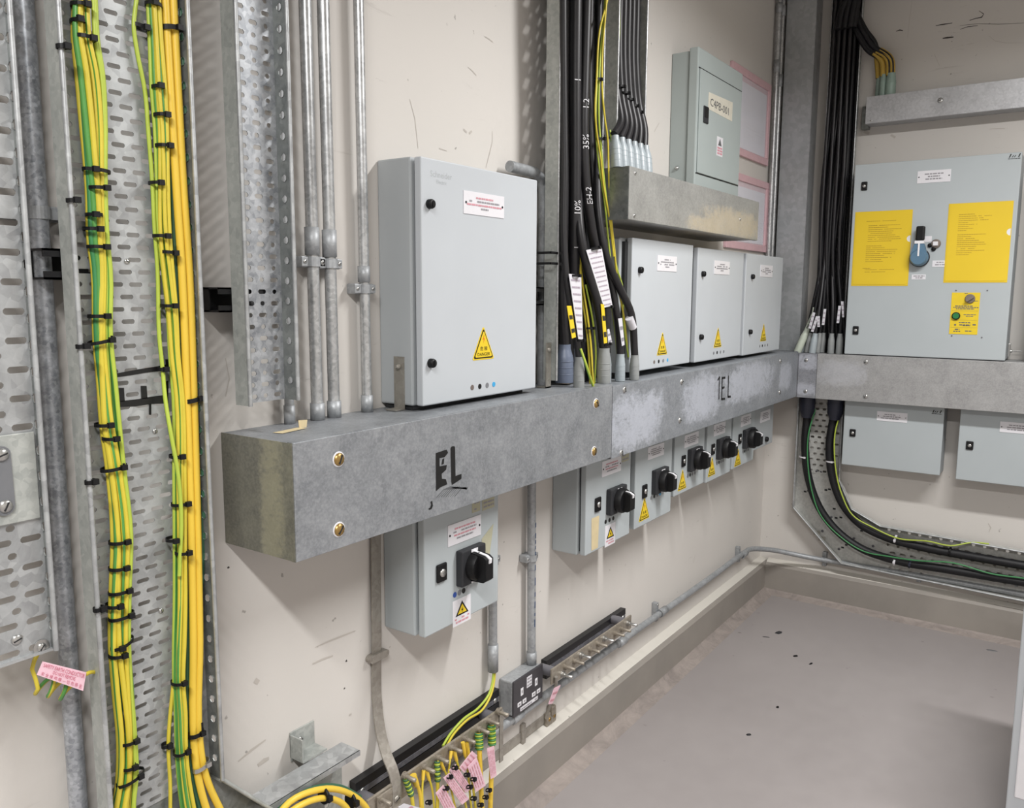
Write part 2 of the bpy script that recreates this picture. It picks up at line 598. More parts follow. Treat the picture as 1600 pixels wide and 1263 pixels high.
def spline(pts, per=6):
    """a smooth curve through the given points, tangents weighted by the spacing"""
    P = [Vector(p) for p in pts]
    if len(P) < 3:
        return P
    n = len(P)
    h = [max((P[i + 1] - P[i]).length, 1e-6) for i in range(n - 1)]
    s_ = [(P[i + 1] - P[i]) / h[i] for i in range(n - 1)]
    m = [s_[0]] + [(s_[i - 1] * h[i] + s_[i] * h[i - 1]) / (h[i - 1] + h[i]) for i in range(1, n - 1)] + [s_[-1]]
    out = []
    for i in range(n - 1):
        for k in range(per):
            t = k / per
            t2, t3 = t * t, t * t * t
            out.append(P[i] * (2 * t3 - 3 * t2 + 1) + m[i] * h[i] * (t3 - 2 * t2 + t) + P[i + 1] * (3 * t2 - 2 * t3) + m[i + 1] * h[i] * (t3 - t2))
    out.append(P[-1])
    return out


_font_cache = {}


def text_polys(body, size=1.0):
    """the flat mesh of a string, lower left at the origin, as (verts, faces, width)"""
    key = body
    if key not in _font_cache:
        cu = bpy.data.curves.new('lettering', 'FONT')
        cu.body = body
        cu.size = 1.0
        cu.resolution_u = 2
        ob = bpy.data.objects.new('lettering', cu)
        COL.objects.link(ob)
        dg = bpy.context.evaluated_depsgraph_get()
        me = bpy.data.meshes.new_from_object(ob.evaluated_get(dg))
        vs = [(v.co.x, v.co.y) for v in me.vertices]
        fs = [list(p.vertices) for p in me.polygons]
        bpy.data.objects.remove(ob)
        bpy.data.curves.remove(cu)
        bpy.data.meshes.remove(me)
        w0 = min((v[0] for v in vs), default=0)
        w1 = max((v[0] for v in vs), default=0)
        _font_cache[key] = (vs, fs, w0, w1)
    vs, fs, w0, w1 = _font_cache[key]
    return [((x - w0) * size, y * size) for x, y in vs], fs, (w1 - w0) * size


def write(mb, body, u, d, z, size, m=0, align='C', rot=0.0, width=None):
    vs, fs, w = text_polys(body, size)
    sx = 1.0 if not width or w == 0 else width / w
    off = -w * sx / 2 if align == 'C' else 0
    ca, sa = math.cos(rot), math.sin(rot)
    out = []
    for x, y in vs:
        x = x * sx + off
        out.append((u + x * ca - y * sa, d, z + x * sa + y * ca))
    mb.add(out, fs, m)


def print_line(mb, u0, u1, d, z, h, m=0, rnd=R, dens=0.9, rot=None):
    """a line of printing too small to read: short word-length bars"""
    u = u0
    while u < u1:
        w = rnd.uniform(1.2, 4.0) * h
        e = min(u + w, u1)
        q = [(u, z), (e, z), (e, z + h), (u, z + h)]
        if rot:
            q = [rot(*p) for p in q]
        if rnd.random() < dens:
            mb.flat(q, d, m)
        u = e + 0.5 * h


def dome(mb, p, axis, r, h, m=0, n=12):
    mb.lathe(p, axis, [(0, r), (h * 0.45, r * 0.95), (h * 0.8, r * 0.7), (h, r * 0.3)], n, m)


def screw(parent, F, u, d, z, r, mat='steel', slot=0.6, name='screw'):
    mb = MB(F)
    dome(mb, (u, d, z), (0, 1, 0), r, r * 0.45)
    c, s_ = math.cos(slot), math.sin(slot)
    w = r * 0.12
    ln = r * 0.72
    q = [(u + c * ln - s_ * w, z + s_ * ln + c * w), (u - c * ln - s_ * w, z - s_ * ln + c * w),
         (u - c * ln + s_ * w, z - s_ * ln - c * w), (u + c * ln + s_ * w, z + s_ * ln - c * w)]
    mb.prism(q, d + r * 0.3, d + r * 0.5, 1)
    return mb.build(name, [mat, 'gasket'], parent)


def label_plate(parent, F, u0, u1, z0, z1, d, lines, ink='red_print', screws=True, mat='label', name='label_plate', dens=0.92, th=0.0015):
    mb = MB(F)
    mb.box(u0, u1, d, d + th, z0, z1, 0)
    ob = mb.build(name, [mat], parent)
    pr = MB(F)
    h = (z1 - z0)
    n = len(lines)
    lh = h * 0.62 / max(n, 1)
    for i, frac in enumerate(lines):
        w = (u1 - u0) * frac / 2
        uc = (u0 + u1) / 2
        z = z1 - h * 0.18 - (i + 1) * lh + lh * 0.25
        print_line(pr, uc - w, uc + w, d + th + 0.0006, z, lh * 0.5, i % 2, R, dens)
    if screws:
        for u in (u0 + 0.05 * (u1 - u0), u1 - 0.05 * (u1 - u0)):
            pr.lathe((u, d + th, (z0 + z1) / 2), (0, 1, 0), [(0, h * 0.055), (0.0012, h * 0.05)], 8, 2)
    if pr.v:
        pr.build('printed_text', [ink, 'grey_print', 'black_base'], ob)
    return ob


def warning_triangle(parent, F, uc, z0, w, h, d, words=True):
    """yellow electric-shock triangle with the danger wording"""
    def tri(k, dz=0.0):
        cz = z0 + h * 0.36
        pts = [(uc, z0 + h), (uc + w / 2, z0), (uc - w / 2, z0)]
        out = []
        for i, (a, b) in enumerate(pts):
            pa = (uc + (a - uc) * k, cz + (b - cz) * k)
            q0, q1 = pts[i - 1], pts[(i + 1) % 3]
            for q in (q0, q1):
                qa = (uc + (q[0] - uc) * k, cz + (q[1] - cz) * k)
                out.append((pa[0] + (qa[0] - pa[0]) * 0.05, pa[1] + (qa[1] - pa[1]) * 0.05))
        return out
    mb = MB(F)
    mb.prism(tri(1.12), d, d + 0.0006, 0)
    ob = mb.build('danger_sign', ['yellow'], parent)
    ml = MB(F)
    ml.flat(tri(1.0), d + 0.0010, 0)
    ml.flat(tri(0.88), d + 0.0014, 1)
    s = h
    bolt = [(0.02, 0.30), (-0.06, 0.12), (0.0, 0.13), (-0.02, 0.0), (0.06, 0.17), (0.0, 0.16)]
    ml.flat([(uc + x * s, z0 + h * 0.50 + y * s) for x, y in bolt], d + 0.0018, 2)
    if words:
        write(ml, '危 險', uc, d + 0.0018, z0 + h * 0.27, h * 0.15, 3, width=w * 0.36)
        write(ml, 'DANGER', uc, d + 0.0018, z0 + h * 0.09, h * 0.15, 3, width=w * 0.62)
    ml.build('sign_print', ['ink', 'yellow', 'orange', 'ink'], ob)
    return ob


def warning_card(parent, F, u0, u1, z0, z1, d):
    """white sticker: yellow and black shock triangle over a line of red print"""
    mb = MB(F)
    mb.box(u0, u1, d, d + 0.0006, z0, z1)
    ob = mb.build('warning_sticker', ['label'], parent)
    w, h = u1 - u0, z1 - z0
    uc = (u0 + u1) / 2
    ml = MB(F)
    ml.flat([(uc, z1 - 0.10 * h), (uc + 0.36 * w, z0 + 0.36 * h), (uc - 0.36 * w, z0 + 0.36 * h)], d + 0.001, 0)
    ml.flat([(uc, z1 - 0.22 * h), (uc + 0.25 * w, z0 + 0.42 * h), (uc - 0.25 * w, z0 + 0.42 * h)], d + 0.0014, 1)
    b = [(0.02, 0.30), (-0.06, 0.12), (0.0, 0.13), (-0.02, 0.0), (0.06, 0.17), (0.0, 0.16)]
    ml.flat([(uc + x * h, z0 + 0.43 * h + y * h * 0.8) for x, y in b], d + 0.0018, 0)
    print_line(ml, u0 + 0.1 * w, u1 - 0.1 * w, d + 0.001, z0 + 0.22 * h, 0.06 * h, 2)
    print_line(ml, u0 + 0.15 * w, u1 - 0.15 * w, d + 0.001, z0 + 0.09 * h, 0.07 * h, 2)
    ml.build('sign_print', ['ink', 'yellow', 'red_print'], ob)
    return ob


def phase_dots(parent, F, us, z, d, r, mats):
    for u, mt in zip(us, mats):
        mb = MB(F)
        mb.lathe((u, d, z), (0, 1, 0), [(0, r), (0.0008, r)], 12)
        mb.build('phase_dot', [mt], parent)


def quarter_lock(parent, F, u0, u1, z0, z1, d):
    """black swing-handle lock plate with a steel barrel"""
    mb = MB(F)
    mb.box(u0, u1, d, d + 0.006, z0, z1, 0, 0.003)
    ob = mb.build('door_lock', ['black'], parent)
    c = MB(F)
    c.lathe(((u0 + u1) / 2, d + 0.006, (z0 + z1) / 2), (0, 1, 0), [(0, 0.28 * (u1 - u0)), (0.003, 0.26 * (u1 - u0)), (0.003, 0.05 * (u1 - u0))], 12)
    c.build('lock_barrel', ['steel'], ob)
    return ob


def round_lock(parent, F, u, z, d, r=0.0095):
    mb = MB(F)
    mb.lathe((u, d, z), (0, 1, 0), [(0, r), (0.008, r), (0.011, r * 0.85), (0.011, r * 0.3)], 14, 0)
    mb.box(u - r * 0.15, u + r * 0.15, d + 0.008, d + 0.0125, z - r * 0.6, z + r * 0.6, 0)
    return mb.build('door_lock', ['black'], parent)


def rotary_handle(parent, F, u0, u1, z0, z1, d):
    """square black isolator base with white legend plates and a chunky grip"""
    uc, zc = (u0 + u1) / 2, (z0 + z1) / 2
    w, h = u1 - u0, z1 - z0
    mb = MB(F)
    mb.box(u0, u1, d, d + 0.018, z0, z1, 0, 0.003)
    ob = mb.build('switch_base', ['black_base'], parent)
    lp = MB(F)
    lp.box(uc - 0.13 * w, uc + 0.13 * w, d + 0.018, d + 0.0195, z1 - 0.24 * h, z1 - 0.03 * h, 0)
    lp.box(uc - 0.12 * w, uc + 0.12 * w, d + 0.018, d + 0.0195, z0 + 0.03 * h, z0 + 0.17 * h, 0)
    write(lp, 'I', uc, d + 0.0202, z1 - 0.18 * h, 0.14 * h, 1)
    write(lp, 'O', uc, d + 0.0202, z0 + 0.05 * h, 0.11 * h, 1)
    lp.build('legend_plate', ['white', 'ink'], ob)
    kb = MB(F)
    kb.lathe((uc, d + 0.018, zc), (0, 1, 0), [(0, 0.38 * w), (0.014, 0.38 * w), (0.02, 0.34 * w)], 20)
    g = 0.15 * w
    # tapering grip bar set upright
    prof = [(d + 0.018, 0.40 * h), (d + 0.052, 0.34 * h), (d + 0.060, 0.27 * h), (d + 0.060, -0.30 * h), (d + 0.052, -0.38 * h), (d + 0.018, -0.40 * h)]
    kb.extr([(a, zc + b) for a, b in prof], uc - g, uc + g)
    kn = kb.build('grip', ['black'], ob)
    ln = MB(F)
    q = 0.045 * w
    path = [(d + 0.020, 0.418 * h), (d + 0.052, 0.36 * h), (d + 0.0635, 0.28 * h), (d + 0.0625, 0.16 * h)]
    path2 = [(a - 0.003, b - 0.012 * h) for a, b in path]
    pl = path + path2[::-1]
    ln.extr([(a, zc + b) for a, b in pl], uc - q, uc + q)
    ln.build('pointer_line', ['white'], kn)
    return ob


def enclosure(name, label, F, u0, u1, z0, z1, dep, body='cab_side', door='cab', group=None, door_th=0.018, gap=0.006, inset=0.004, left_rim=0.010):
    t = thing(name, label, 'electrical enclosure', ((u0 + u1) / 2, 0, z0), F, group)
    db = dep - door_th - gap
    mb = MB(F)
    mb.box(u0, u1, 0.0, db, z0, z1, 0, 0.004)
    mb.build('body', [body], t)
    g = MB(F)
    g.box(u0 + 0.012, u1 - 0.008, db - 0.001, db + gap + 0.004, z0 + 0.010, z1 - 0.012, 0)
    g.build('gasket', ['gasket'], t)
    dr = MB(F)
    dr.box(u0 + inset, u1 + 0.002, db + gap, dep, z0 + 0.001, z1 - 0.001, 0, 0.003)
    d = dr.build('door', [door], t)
    return t, d

# ------------------------------------------------------------------ the room
X0, Y1, ZC = -2.3, -3.1, 2.9
mb = MB(lambda p: Vector(p)); mb.box(X0 - 0.1, XB + 0.1, Y1 - 0.1, 0.1, -0.1, 0.0); mb.build('floor', ['floor'], kind='structure')
mb = MB(lambda p: Vector(p)); mb.box(X0 - 0.1, XB + 0.1, Y1 - 0.1, 0.1, ZC, ZC + 0.1); mb.build('ceiling', ['ceiling'], kind='structure')
mb = MB(lambda p: Vector(p)); mb.box(X0 - 0.1, XB + 0.1, 0.0, 0.1, 0.0, ZC); mb.build('wall_left', ['wall'], kind='structure')
mb = MB(lambda p: Vector(p)); mb.box(XB, XB + 0.1, Y1, 0.0, 0.0, ZC); mb.build('wall_back', ['wall'], kind='structure')
mb = MB(lambda p: Vector(p)); mb.box(X0 - 0.1, XB + 0.1, Y1 - 0.1, Y1, 0.0, ZC); mb.build('wall_right', ['wall'], kind='structure')
mb = MB(lambda p: Vector(p)); mb.box(X0 - 0.1, X0, Y1, 0.0, 0.0, ZC); mb.build('wall_front', ['wall'], kind='structure')
# kerbs with a sloped top and a worn fillet where they meet the floor
KH, KD = 0.142, 0.042
mb = MB(L)
mb.extr([(0, 0), (KD, 0), (KD, KH - 0.012), (KD - 0.010, KH), (0, KH)], X0, XB, 0)
mb.extr([(0.0, KH), (KD - 0.012, KH), (KD - 0.016, KH + 0.003), (0.0, KH + 0.012)], X0, XB, 1)
mb.extr([(KD, 0.0), (KD + 0.046, 0.0), (KD + 0.030, 0.004), (KD + 0.006, 0.014), (KD, 0.022)], X0, XB - KD, 2)
mb.build('baseboard_left', ['kerb', 'kerb_top', 'skirt'], kind='structure')
mb = MB(B)
mb.extr([(0, 0), (KD, 0), (KD, KH - 0.012), (KD - 0.010, KH), (0, KH)], KD, -Y1, 0)
mb.extr([(0.0, KH), (KD - 0.012, KH), (KD - 0.016, KH + 0.003), (0.0, KH + 0.012)], KD, -Y1, 1)
mb.extr([(KD, 0.0), (KD + 0.034, 0.0), (KD + 0.028, 0.003), (KD + 0.006, 0.012), (KD, 0.018)], KD, -Y1, 2)
mb.build('baseboard_back', ['kerb', 'kerb_top', 'skirt'], kind='structure')


# ------------------------------------------------------------------ perforated trays on the left wall
def strut_bracket(parent, u0, u1, z0, z1, dd):
    """short black slotted channel between wall and tray"""
    mb = MB(L)
    mb.box(u0, u1, 0.0, 0.003, z0, z1)
    mb.box(u0, u1, 0.0, dd, z1 - 0.003, z1)
    mb.box(u0, u1, 0.0, dd, z0, z0 + 0.003)
    mb.box(u0, u1, dd - 0.003, dd, z1 - 0.011, z1)
    mb.box(u0, u1, dd - 0.003, dd, z0, z0 + 0.011)
    mb.box(u0, u0 + 0.002, 0.0, dd * 0.5, z0, z1)
    return mb.build('strut_bracket', ['blackpaint'], parent)


def tray(name, label, u0, u1, z0, z1, db, dl, lens, pu, pz, h, offs, group=None, plate='tray', holes=True, near=True, bottom_lip=False):
    t = thing(name, label, 'cable tray', ((u0 + u1) / 2, 0, z0), L, group)
    mb = MB(L)
    mb.slots(u0, u1, z0, z1, db, pu, pz, lens, h, 0.0014, offs)
    mb.build('base_plate', [plate], t)
    for side, u in (('near', u0), ('far', u1)):
        if side == 'near' and not near:
            continue
        fl = MB(L)
        if side == 'far' and holes:
            # the far flange shows its punched inner face
            fl.slots(z0, z1, db, dl, u - 0.0007, 0.034, dl - db, [0.012], 0.011, 0.0012, (0.0,), 0,
                     rot=lambda a, dd, b: (dd, b, a))
        else:
            fl.box(u - 0.0012, u + 0.0012, db - 0.002, dl, z0, z1)
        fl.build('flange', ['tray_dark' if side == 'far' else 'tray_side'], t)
        lp = MB(L)
        lp.tube([(u, dl, z0), (u, dl, z1)], 0.0036, 8)
        lp.build('rolled_lip', ['tray'], t)
    if bottom_lip:
        fl = MB(L)
        fl.box(u0, u1, db - 0.002, db + 0.004, z0 - 0.002, z0 + 0.002)
        fl.build('end_lip', ['tray'], t)
    return t


ZT = 2.86
# leftmost tray
tl = tray('cable_tray', 'perforated steel tray cut off by the left photo edge, with a bolted joint plate', 0.20, 0.512, 0.908, ZT,
          0.088, 0.100, [[0.026], [0.011]], 0.037, 0.0185, 0.0085, (0.0, 0.35), near=False, bottom_lip=True)
mb = MB(L)
mb.box(0.440, 0.508, 0.0905, 0.0925, 1.090, 1.205, 0, 0.001)
mb.build('joint_plate', ['tray_side'], tl)
mb = MB(L)
mb.prism([(0.453 + 0.012 + 0.012 * math.cos(a), (1.180 if math.sin(a) > 0 else 1.115) + 0.012 * math.sin(a)) for a in [i * math.pi / 8 for i in range(16)]], 0.0925, 0.0955)
mb.build('cover_strap', ['strap'], tl)
screw(tl, L, 0.4655, 0.0955, 1.181, 0.0085, 'steel', 0.3)
screw(tl, L, 0.4655, 0.0955, 1.115, 0.0085, 'steel', 1.1)
screw(tl, L, 0.4692, 0.0885, 0.9349, 0.007, 'steel', 0.3)
mb = MB(L); mb.lathe((0.4983, 0.0885, 0.9147), (0, 1, 0), [(0, 0.0105), (0.0015, 0.0105)], 16); mb.build('washer', ['steel'], tl)
screw(tl, L, 0.4983, 0.090, 0.9147, 0.006, 'steel', 0.9)

# the conduit beside it
def conduit(name, label, pts, r, mat, group=None, coup=(), saddles=(), per=1, n=14, cat='conduit'):
    t = thing(name, label, cat, pts[-1] if pts[0][2] > pts[-1][2] else pts[0], L, group)
    mb = MB(L)
    mb.tube(pts if per == 1 else spline(pts, per), r, n)
    mb.build('pipe', [mat], t)
    for (p0, p1) in coup:
        c = MB(L)
        v = (Vector(p1) - Vector(p0))
        c.lathe(p0, v, [(0, r * 1.02), (0, r * 1.22), (v.length, r * 1.22), (v.length, r * 1.02)], n)
        c.build('coupling', ['conduit_dull'], t)
    for (u, d, z, w) in saddles:
        saddle(t, u, d, z, r, w)
    return t


def saddle(parent, u, d, z, r, w=0.032):
    """two-screw strap over an upright pipe on a round base"""
    mb = MB(L)
    k = r * 1.05
    mb.box(u - w, u - k, d - r * 0.15, d + 0.0035 - r * 0.15, z - 0.0085, z + 0.0085, 0, 0.001)
    mb.box(u + k, u + w, d - r * 0.15, d + 0.0035 - r * 0.15, z - 0.0085, z + 0.0085, 0, 0.001)
    arc = [(u + (r + 0.002) * math.cos(a), d + (r + 0.002) * math.sin(a)) for a in [math.pi * i / 10 for i in range(11)]]
    arc2 = [(u + (r + 0.0002) * math.cos(a), d + (r + 0.0002) * math.sin(a)) for a in [math.pi * i / 10 for i in range(10, -1, -1)]]
    mb.extz(arc + arc2, z - 0.0085, z + 0.0085)
    # the spacer base that stands off the wall
    mb.box(u - w * 0.92, u + w * 0.92, 0.0, d - r * 0.15, z - 0.010, z + 0.010, 0, 0.002)
    ob = mb.build('saddle', ['conduit_dull'], parent)
    for sx in (-1, 1):
        screw(ob, L, u + sx * (w - 0.007), d + 0.0035 - r * 0.15, z, 0.0042, 'steel', 0.7)
    return ob


conduit('conduit', 'weathered steel conduit running full height between the leftmost tray and the wide tray', [(0.560, 0.028, 0.0), (0.565, 0.028, ZT)], 0.0128,
        'conduit_old', saddles=[(0.5635, 0.028, 1.489, 0.042)], n=18)

# the wide tray with the earth cables
UM0, UM1, DB_, DL_ = 0.571, 0.756, 0.068, 0.100
tm = tray('cable_tray', 'wide perforated steel tray carrying the yellow and green earth cables, marked EL', UM0, UM1, 0.596, ZT, DB_, DL_,
          [[0.0195]], 0.0290, 0.0176, 0.0064, (0.0, 0.5))
# its lower end: bend plate
mb = MB(L)
mb.prism([(UM0, 0.30), (UM0, 0.598), (UM1, 0.598), (0.856, 0.486), (1.0, 0.42), (1.0, 0.30)], DB_ - 0.004, DB_ - 0.002)
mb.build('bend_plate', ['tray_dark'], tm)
mb = MB(L)
mb.tube([(UM1, DL_ - 0.004, 0.597), (0.856, DL_ - 0.004, 0.486)], 0.0034, 8)
mb.extz([(UM1, DB_ - 0.004), (UM1, DL_ - 0.004), (UM1 + 0.001, DL_ - 0.004), (UM1 + 0.001, DB_ - 0.004)], 0.59, 0.597)
mb.add([(UM1, DB_ - 0.004, 0.597), (UM1, DL_ - 0.004, 0.597), (0.856, DL_ - 0.004, 0.486), (0.856, DB_ - 0.004, 0.486)], [(0, 1, 2, 3)])
mb.build('bend_flange', ['tray_side'], tm)
mb = MB(L)
mb.tube([(UM0, DL_, 0.598), (UM0, DL_, 0.30)], 0.0036, 8)
mb.box(UM0 - 0.001, UM0 + 0.001, DB_ - 0.002, DL_, 0.30, 0.598)
mb.build('bend_flange', ['tray_side'], tm)
strut_bracket(tm, 0.548, 0.640, 1.400, 1.441, 0.064)
# marker letters E L, turned on their side
mb = MB(L)
d = DB_ + 0.0007
mb.flat([(q[0], q[2]) for q in ((0.6367, 0.0690, 1.2690), (0.6564, 0.0690, 1.2713), (0.6807, 0.0690, 1.2734), (0.7014, 0.0690, 1.2749), (0.7010, 0.0690, 1.2672), (0.6803, 0.0690, 1.2665), (0.6560, 0.0690, 1.2645), (0.6364, 0.0690, 1.2635))], d)
mb.flat([(q[0], q[2]) for q in ((0.7014, 0.0690, 1.2749), (0.7126, 0.0690, 1.2766), (0.7122, 0.0690, 1.2844), (0.7190, 0.0690, 1.2839), (0.7180, 0.0690, 1.2667), (0.7010, 0.0690, 1.2672))], d)
mb.flat([(q[0], q[2]) for q in ((0.6377, 0.0690, 1.2203), (0.6390, 0.0690, 1.2289), (0.6635, 0.0690, 1.2289), (0.6864, 0.0690, 1.2305), (0.7138, 0.0690, 1.2308), (0.7140, 0.0690, 1.2174), (0.6857, 0.0690, 1.2196), (0.6629, 0.0690, 1.2187))], d)
mb.flat([(q[0], q[2]) for q in ((0.6375, 0.0690, 1.2481), (0.6456, 0.0690, 1.2474), (0.6456, 0.0690, 1.2278), (0.6381, 0.0690, 1.2278))], d)
mb.flat([(q[0], q[2]) for q in ((0.6711, 0.0690, 1.2480), (0.6804, 0.0690, 1.2472), (0.6807, 0.0690, 1.2287), (0.6709, 0.0690, 1.2286))], d)
mb.flat([(q[0], q[2]) for q in ((0.7103, 0.0690, 1.2508), (0.7159, 0.0690, 1.2520), (0.7143, 0.0690, 1.2292), (0.7083, 0.0690, 1.2298))], d)
mb.flat([(q[0], q[2]) for q in ((0.6825, 0.0690, 1.2200), (0.6861, 0.0690, 1.2196), (0.6852, 0.0690, 1.2033), (0.6816, 0.0690, 1.2038))], d)
mb.build('marker_letters', ['ink'], tm)
for (u, z) in ((0.690, 1.178), (0.684, 0.900), (0.661, 1.427), (0.616, 0.815), (0.612, 1.467)):
    screw(tm, L, u, DB_ + 0.0005, z, 0.004, 'steel', R.random() * 3)

# third, narrow tray
t3 = tray('cable_tray', 'short narrow perforated tray ending above the trunking, empty, beside the three conduits', 0.846, 0.945, 1.200, ZT, 0.056, 0.090,
          [[0.016, 0.0085], [0.0085, 0.016]], 0.0255, 0.0195, 0.0075, (0.275, 0.275), plate='tray_bright')
strut_bracket(t3, 0.822, 0.960, 1.352, 1.392, 0.052)
screw(t3, L, 0.868, 0.0565, 1.366, 0.005, 'steel', 0.8)
screw(t3, L, 0.882, 0.0565, 1.366, 0.004, 'gasket', 0.8)

# conduits rising from the first trunking
ZTR = 1.147
conduit('conduit', 'thin conduit half hidden behind the narrow tray, ending in a coupling on the trunking', [(0.985, 0.018, ZTR), (0.985, 0.018, ZT)], 0.0085, 'conduit_dull',
        coup=[((0.985, 0.018, ZTR), (0.985, 0.018, ZTR + 0.034))])
for u0, u1, cz, lbl in ((1.046, 1.038, 1.452, 'first upright conduit right of the narrow tray, with coupling and saddle'),
                        (1.088, 1.081, 1.450, 'second upright conduit right of the narrow tray, tight beside the first'),
                        ):
    conduit('conduit', lbl, [(u0, 0.024, ZTR), (u1, 0.024, ZT)], 0.0112, 'conduit',
            group='upright conduits above the first trunking',
            coup=[((u0, 0.024, ZTR), (u0, 0.024, ZTR + 0.032)), ((u0 - 0.002, 0.024, cz), (u0 - 0.002, 0.024, cz + 0.05))],
            saddles=[(u0 - 0.002, 0.026, cz - 0.012, 0.028)])
conduit('conduit', 'single upright conduit standing apart left of the big grey enclosure', [(1.178, 0.022, ZTR), (1.172, 0.022, ZT)], 0.0100, 'conduit',
        group='upright conduits above the first trunking',
        coup=[((1.178, 0.022, ZTR), (1.178, 0.022, ZTR + 0.034)), ((1.176, 0.022, 1.405), (1.176, 0.022, 1.436))],
        saddles=[(1.176, 0.024, 1.392, 0.028)])


# ------------------------------------------------------------------ trunking along the left wall
TD = 0.183


def trunking(name, label, F, u0, u1, z0, z1, dep, mat, end_mat=None, group=None):
    t = thing(name, label, 'trunking', ((u0 + u1) / 2, 0, z0), F, group)
    mb = MB(F)
    mb.box(u0, u1, 0.0, dep - 0.004, z0, z1, 0, 0.0015)
    mb.build('body', [mat], t)
    c = MB(F)
    c.box(u0 - 0.0005, u1 + 0.0005, dep - 0.0045, dep, z0 - 0.001, z1 + 0.001, 0, 0.0008)
    # the lid's turned-over edge
    c.box(u0, u1, dep - 0.014, dep - 0.003, z1 + 0.0002, z1 + 0.0018)
    c.box(u0, u1, dep - 0.014, dep - 0.003, z0 - 0.0018, z0 - 0.0002)
    c.build('lid', [mat], t)
    if end_mat:
        e = MB(F)
        e.box(u0 - 0.0018, u0 - 0.0004, 0.001, dep - 0.002, z0 - 0.0005, z1 + 0.0005)
        e.build('end_cap', [end_mat], t)
    return t


k1 = trunking('steel_trunking', 'first grey steel trunking, marked EL, under the big enclosure', L, 0.853, 1.916, 0.954, ZTR, TD, 'trunk_old', 'trunk_end')
for (u, z, a) in ((0.948, 1.107, 1.15), (0.945, 0.986, 0.9), (1.829, 1.107, 2.2), (1.823, 0.984, 1.4)):
    mb = MB(L)
    mb.lathe((u, TD, z), (0, 1, 0), [(0, 0.0135), (0.001, 0.013)], 18)
    mb.build('washer', ['white'], k1)
    screw(k1, L, u, TD + 0.001, z, 0.0112, 'brass', a, 'brass_screw')
mb = MB(L)
d = TD + 0.0007
E_ = [(1.199, 1.003), (1.199, 1.078), (1.232, 1.080), (1.236, 1.073), (1.226, 1.066), (1.210, 1.066), (1.210, 1.050), (1.232, 1.049), (1.230, 1.040), (1.216, 1.034), (1.217, 1.024),
      (1.229, 1.021), (1.233, 1.010), (1.212, 1.008)]
mb.flat(E_, d)
mb.flat([(1.216, 1.052), (1.223, 1.053), (1.224, 1.064), (1.219, 1.063)], d)
mb.flat([(1.246, 1.012), (1.244, 1.081), (1.248, 1.084), (1.256, 1.083), (1.258, 1.080), (1.259, 1.022), (1.278, 1.023), (1.278, 1.013), (1.262, 1.009), (1.248, 1.006)], d)
mb.flat([(1.176, 0.973), (1.181, 0.974), (1.184, 0.979), (1.182, 0.985), (1.187, 0.986), (1.189, 0.976), (1.185, 0.970), (1.178, 0.970)], d)
mb.build('marker_letters', ['ink'], k1)
mb = MB(L)
for i in range(9):
    a0 = i * 0.007
    pts = [(1.200 + a0, 0.990 - 0.0012 * i), (1.222 + a0, 1.001 - 0.001 * i), (1.244 + a0, 1.003 - 0.0015 * i), (1.262 + a0 * 0.6, 0.996 - 0.001 * i)]
    w = R.uniform(0.0004, 0.0014)
    q = [(x, z + w) for x, z in pts] + [(x, z - w) for x, z in pts[::-1]]
    mb.flat(q, d - 0.0003)
mb.build('ink_smear', ['ink_smear'], k1)
mb = MB(L)
mb.prism([(0.962, ZTR), (0.978, ZTR), (0.980, ZTR + 0.013), (0.960, ZTR + 0.014)], 0.070, 0.0715)
mb.add([(0.90, 0.075, ZTR + 0.001), (0.965, 0.066, ZTR + 0.001), (0.965, 0.085, ZTR + 0.001), (0.905, 0.095, ZTR + 0.001)], [(0, 1, 2, 3)])
mb.build('masking_tape', ['tape_cream'], k1)

k2 = trunking('steel_trunking', 'second steel trunking with chalky rubbed patches, marked 1EL', L, 1.9205, 3.5965, 0.949, 1.142, TD, 'trunk_patch')
for (u, z) in ((1.985, 1.128), (2.366, 1.117), (2.361, 0.998), (3.348, 1.118), (3.358, 0.990), (1.975, 0.956)):
    screw(k2, L, u, TD, z, 0.009, 'steel', R.random() * 3)
mb = MB(L)
d = TD + 0.0008
def stroke(mb, pts, w, d):
    for (a, b) in zip(pts[:-1], pts[1:]):
        v = Vector((b[0] - a[0], b[1] - a[1]))
        nrm = Vector((-v.y, v.x)).normalized() * w
        e = v.normalized() * w * 0.6
        mb.flat([(a[0] - e.x + nrm.x, a[1] - e.y + nrm.y), (b[0] + e.x + nrm.x, b[1] + e.y + nrm.y),
                 (b[0] + e.x - nrm.x, b[1] + e.y - nrm.y), (a[0] - e.x - nrm.x, a[1] - e.y - nrm.y)], d)
stroke(mb, [(2.668, 1.098), (2.682, 1.106), (2.684, 1.032)], 0.0035, d)
stroke(mb, [(2.735, 1.100), (2.708, 1.101), (2.710, 1.028), (2.740, 1.026)], 0.0038, d)
stroke(mb, [(2.710, 1.066), (2.730, 1.067)], 0.0038, d)
stroke(mb, [(2.768, 1.102), (2.770, 1.030), (2.795, 1.028)], 0.0038, d)
mb.build('marker_letters', ['ink'], k2)

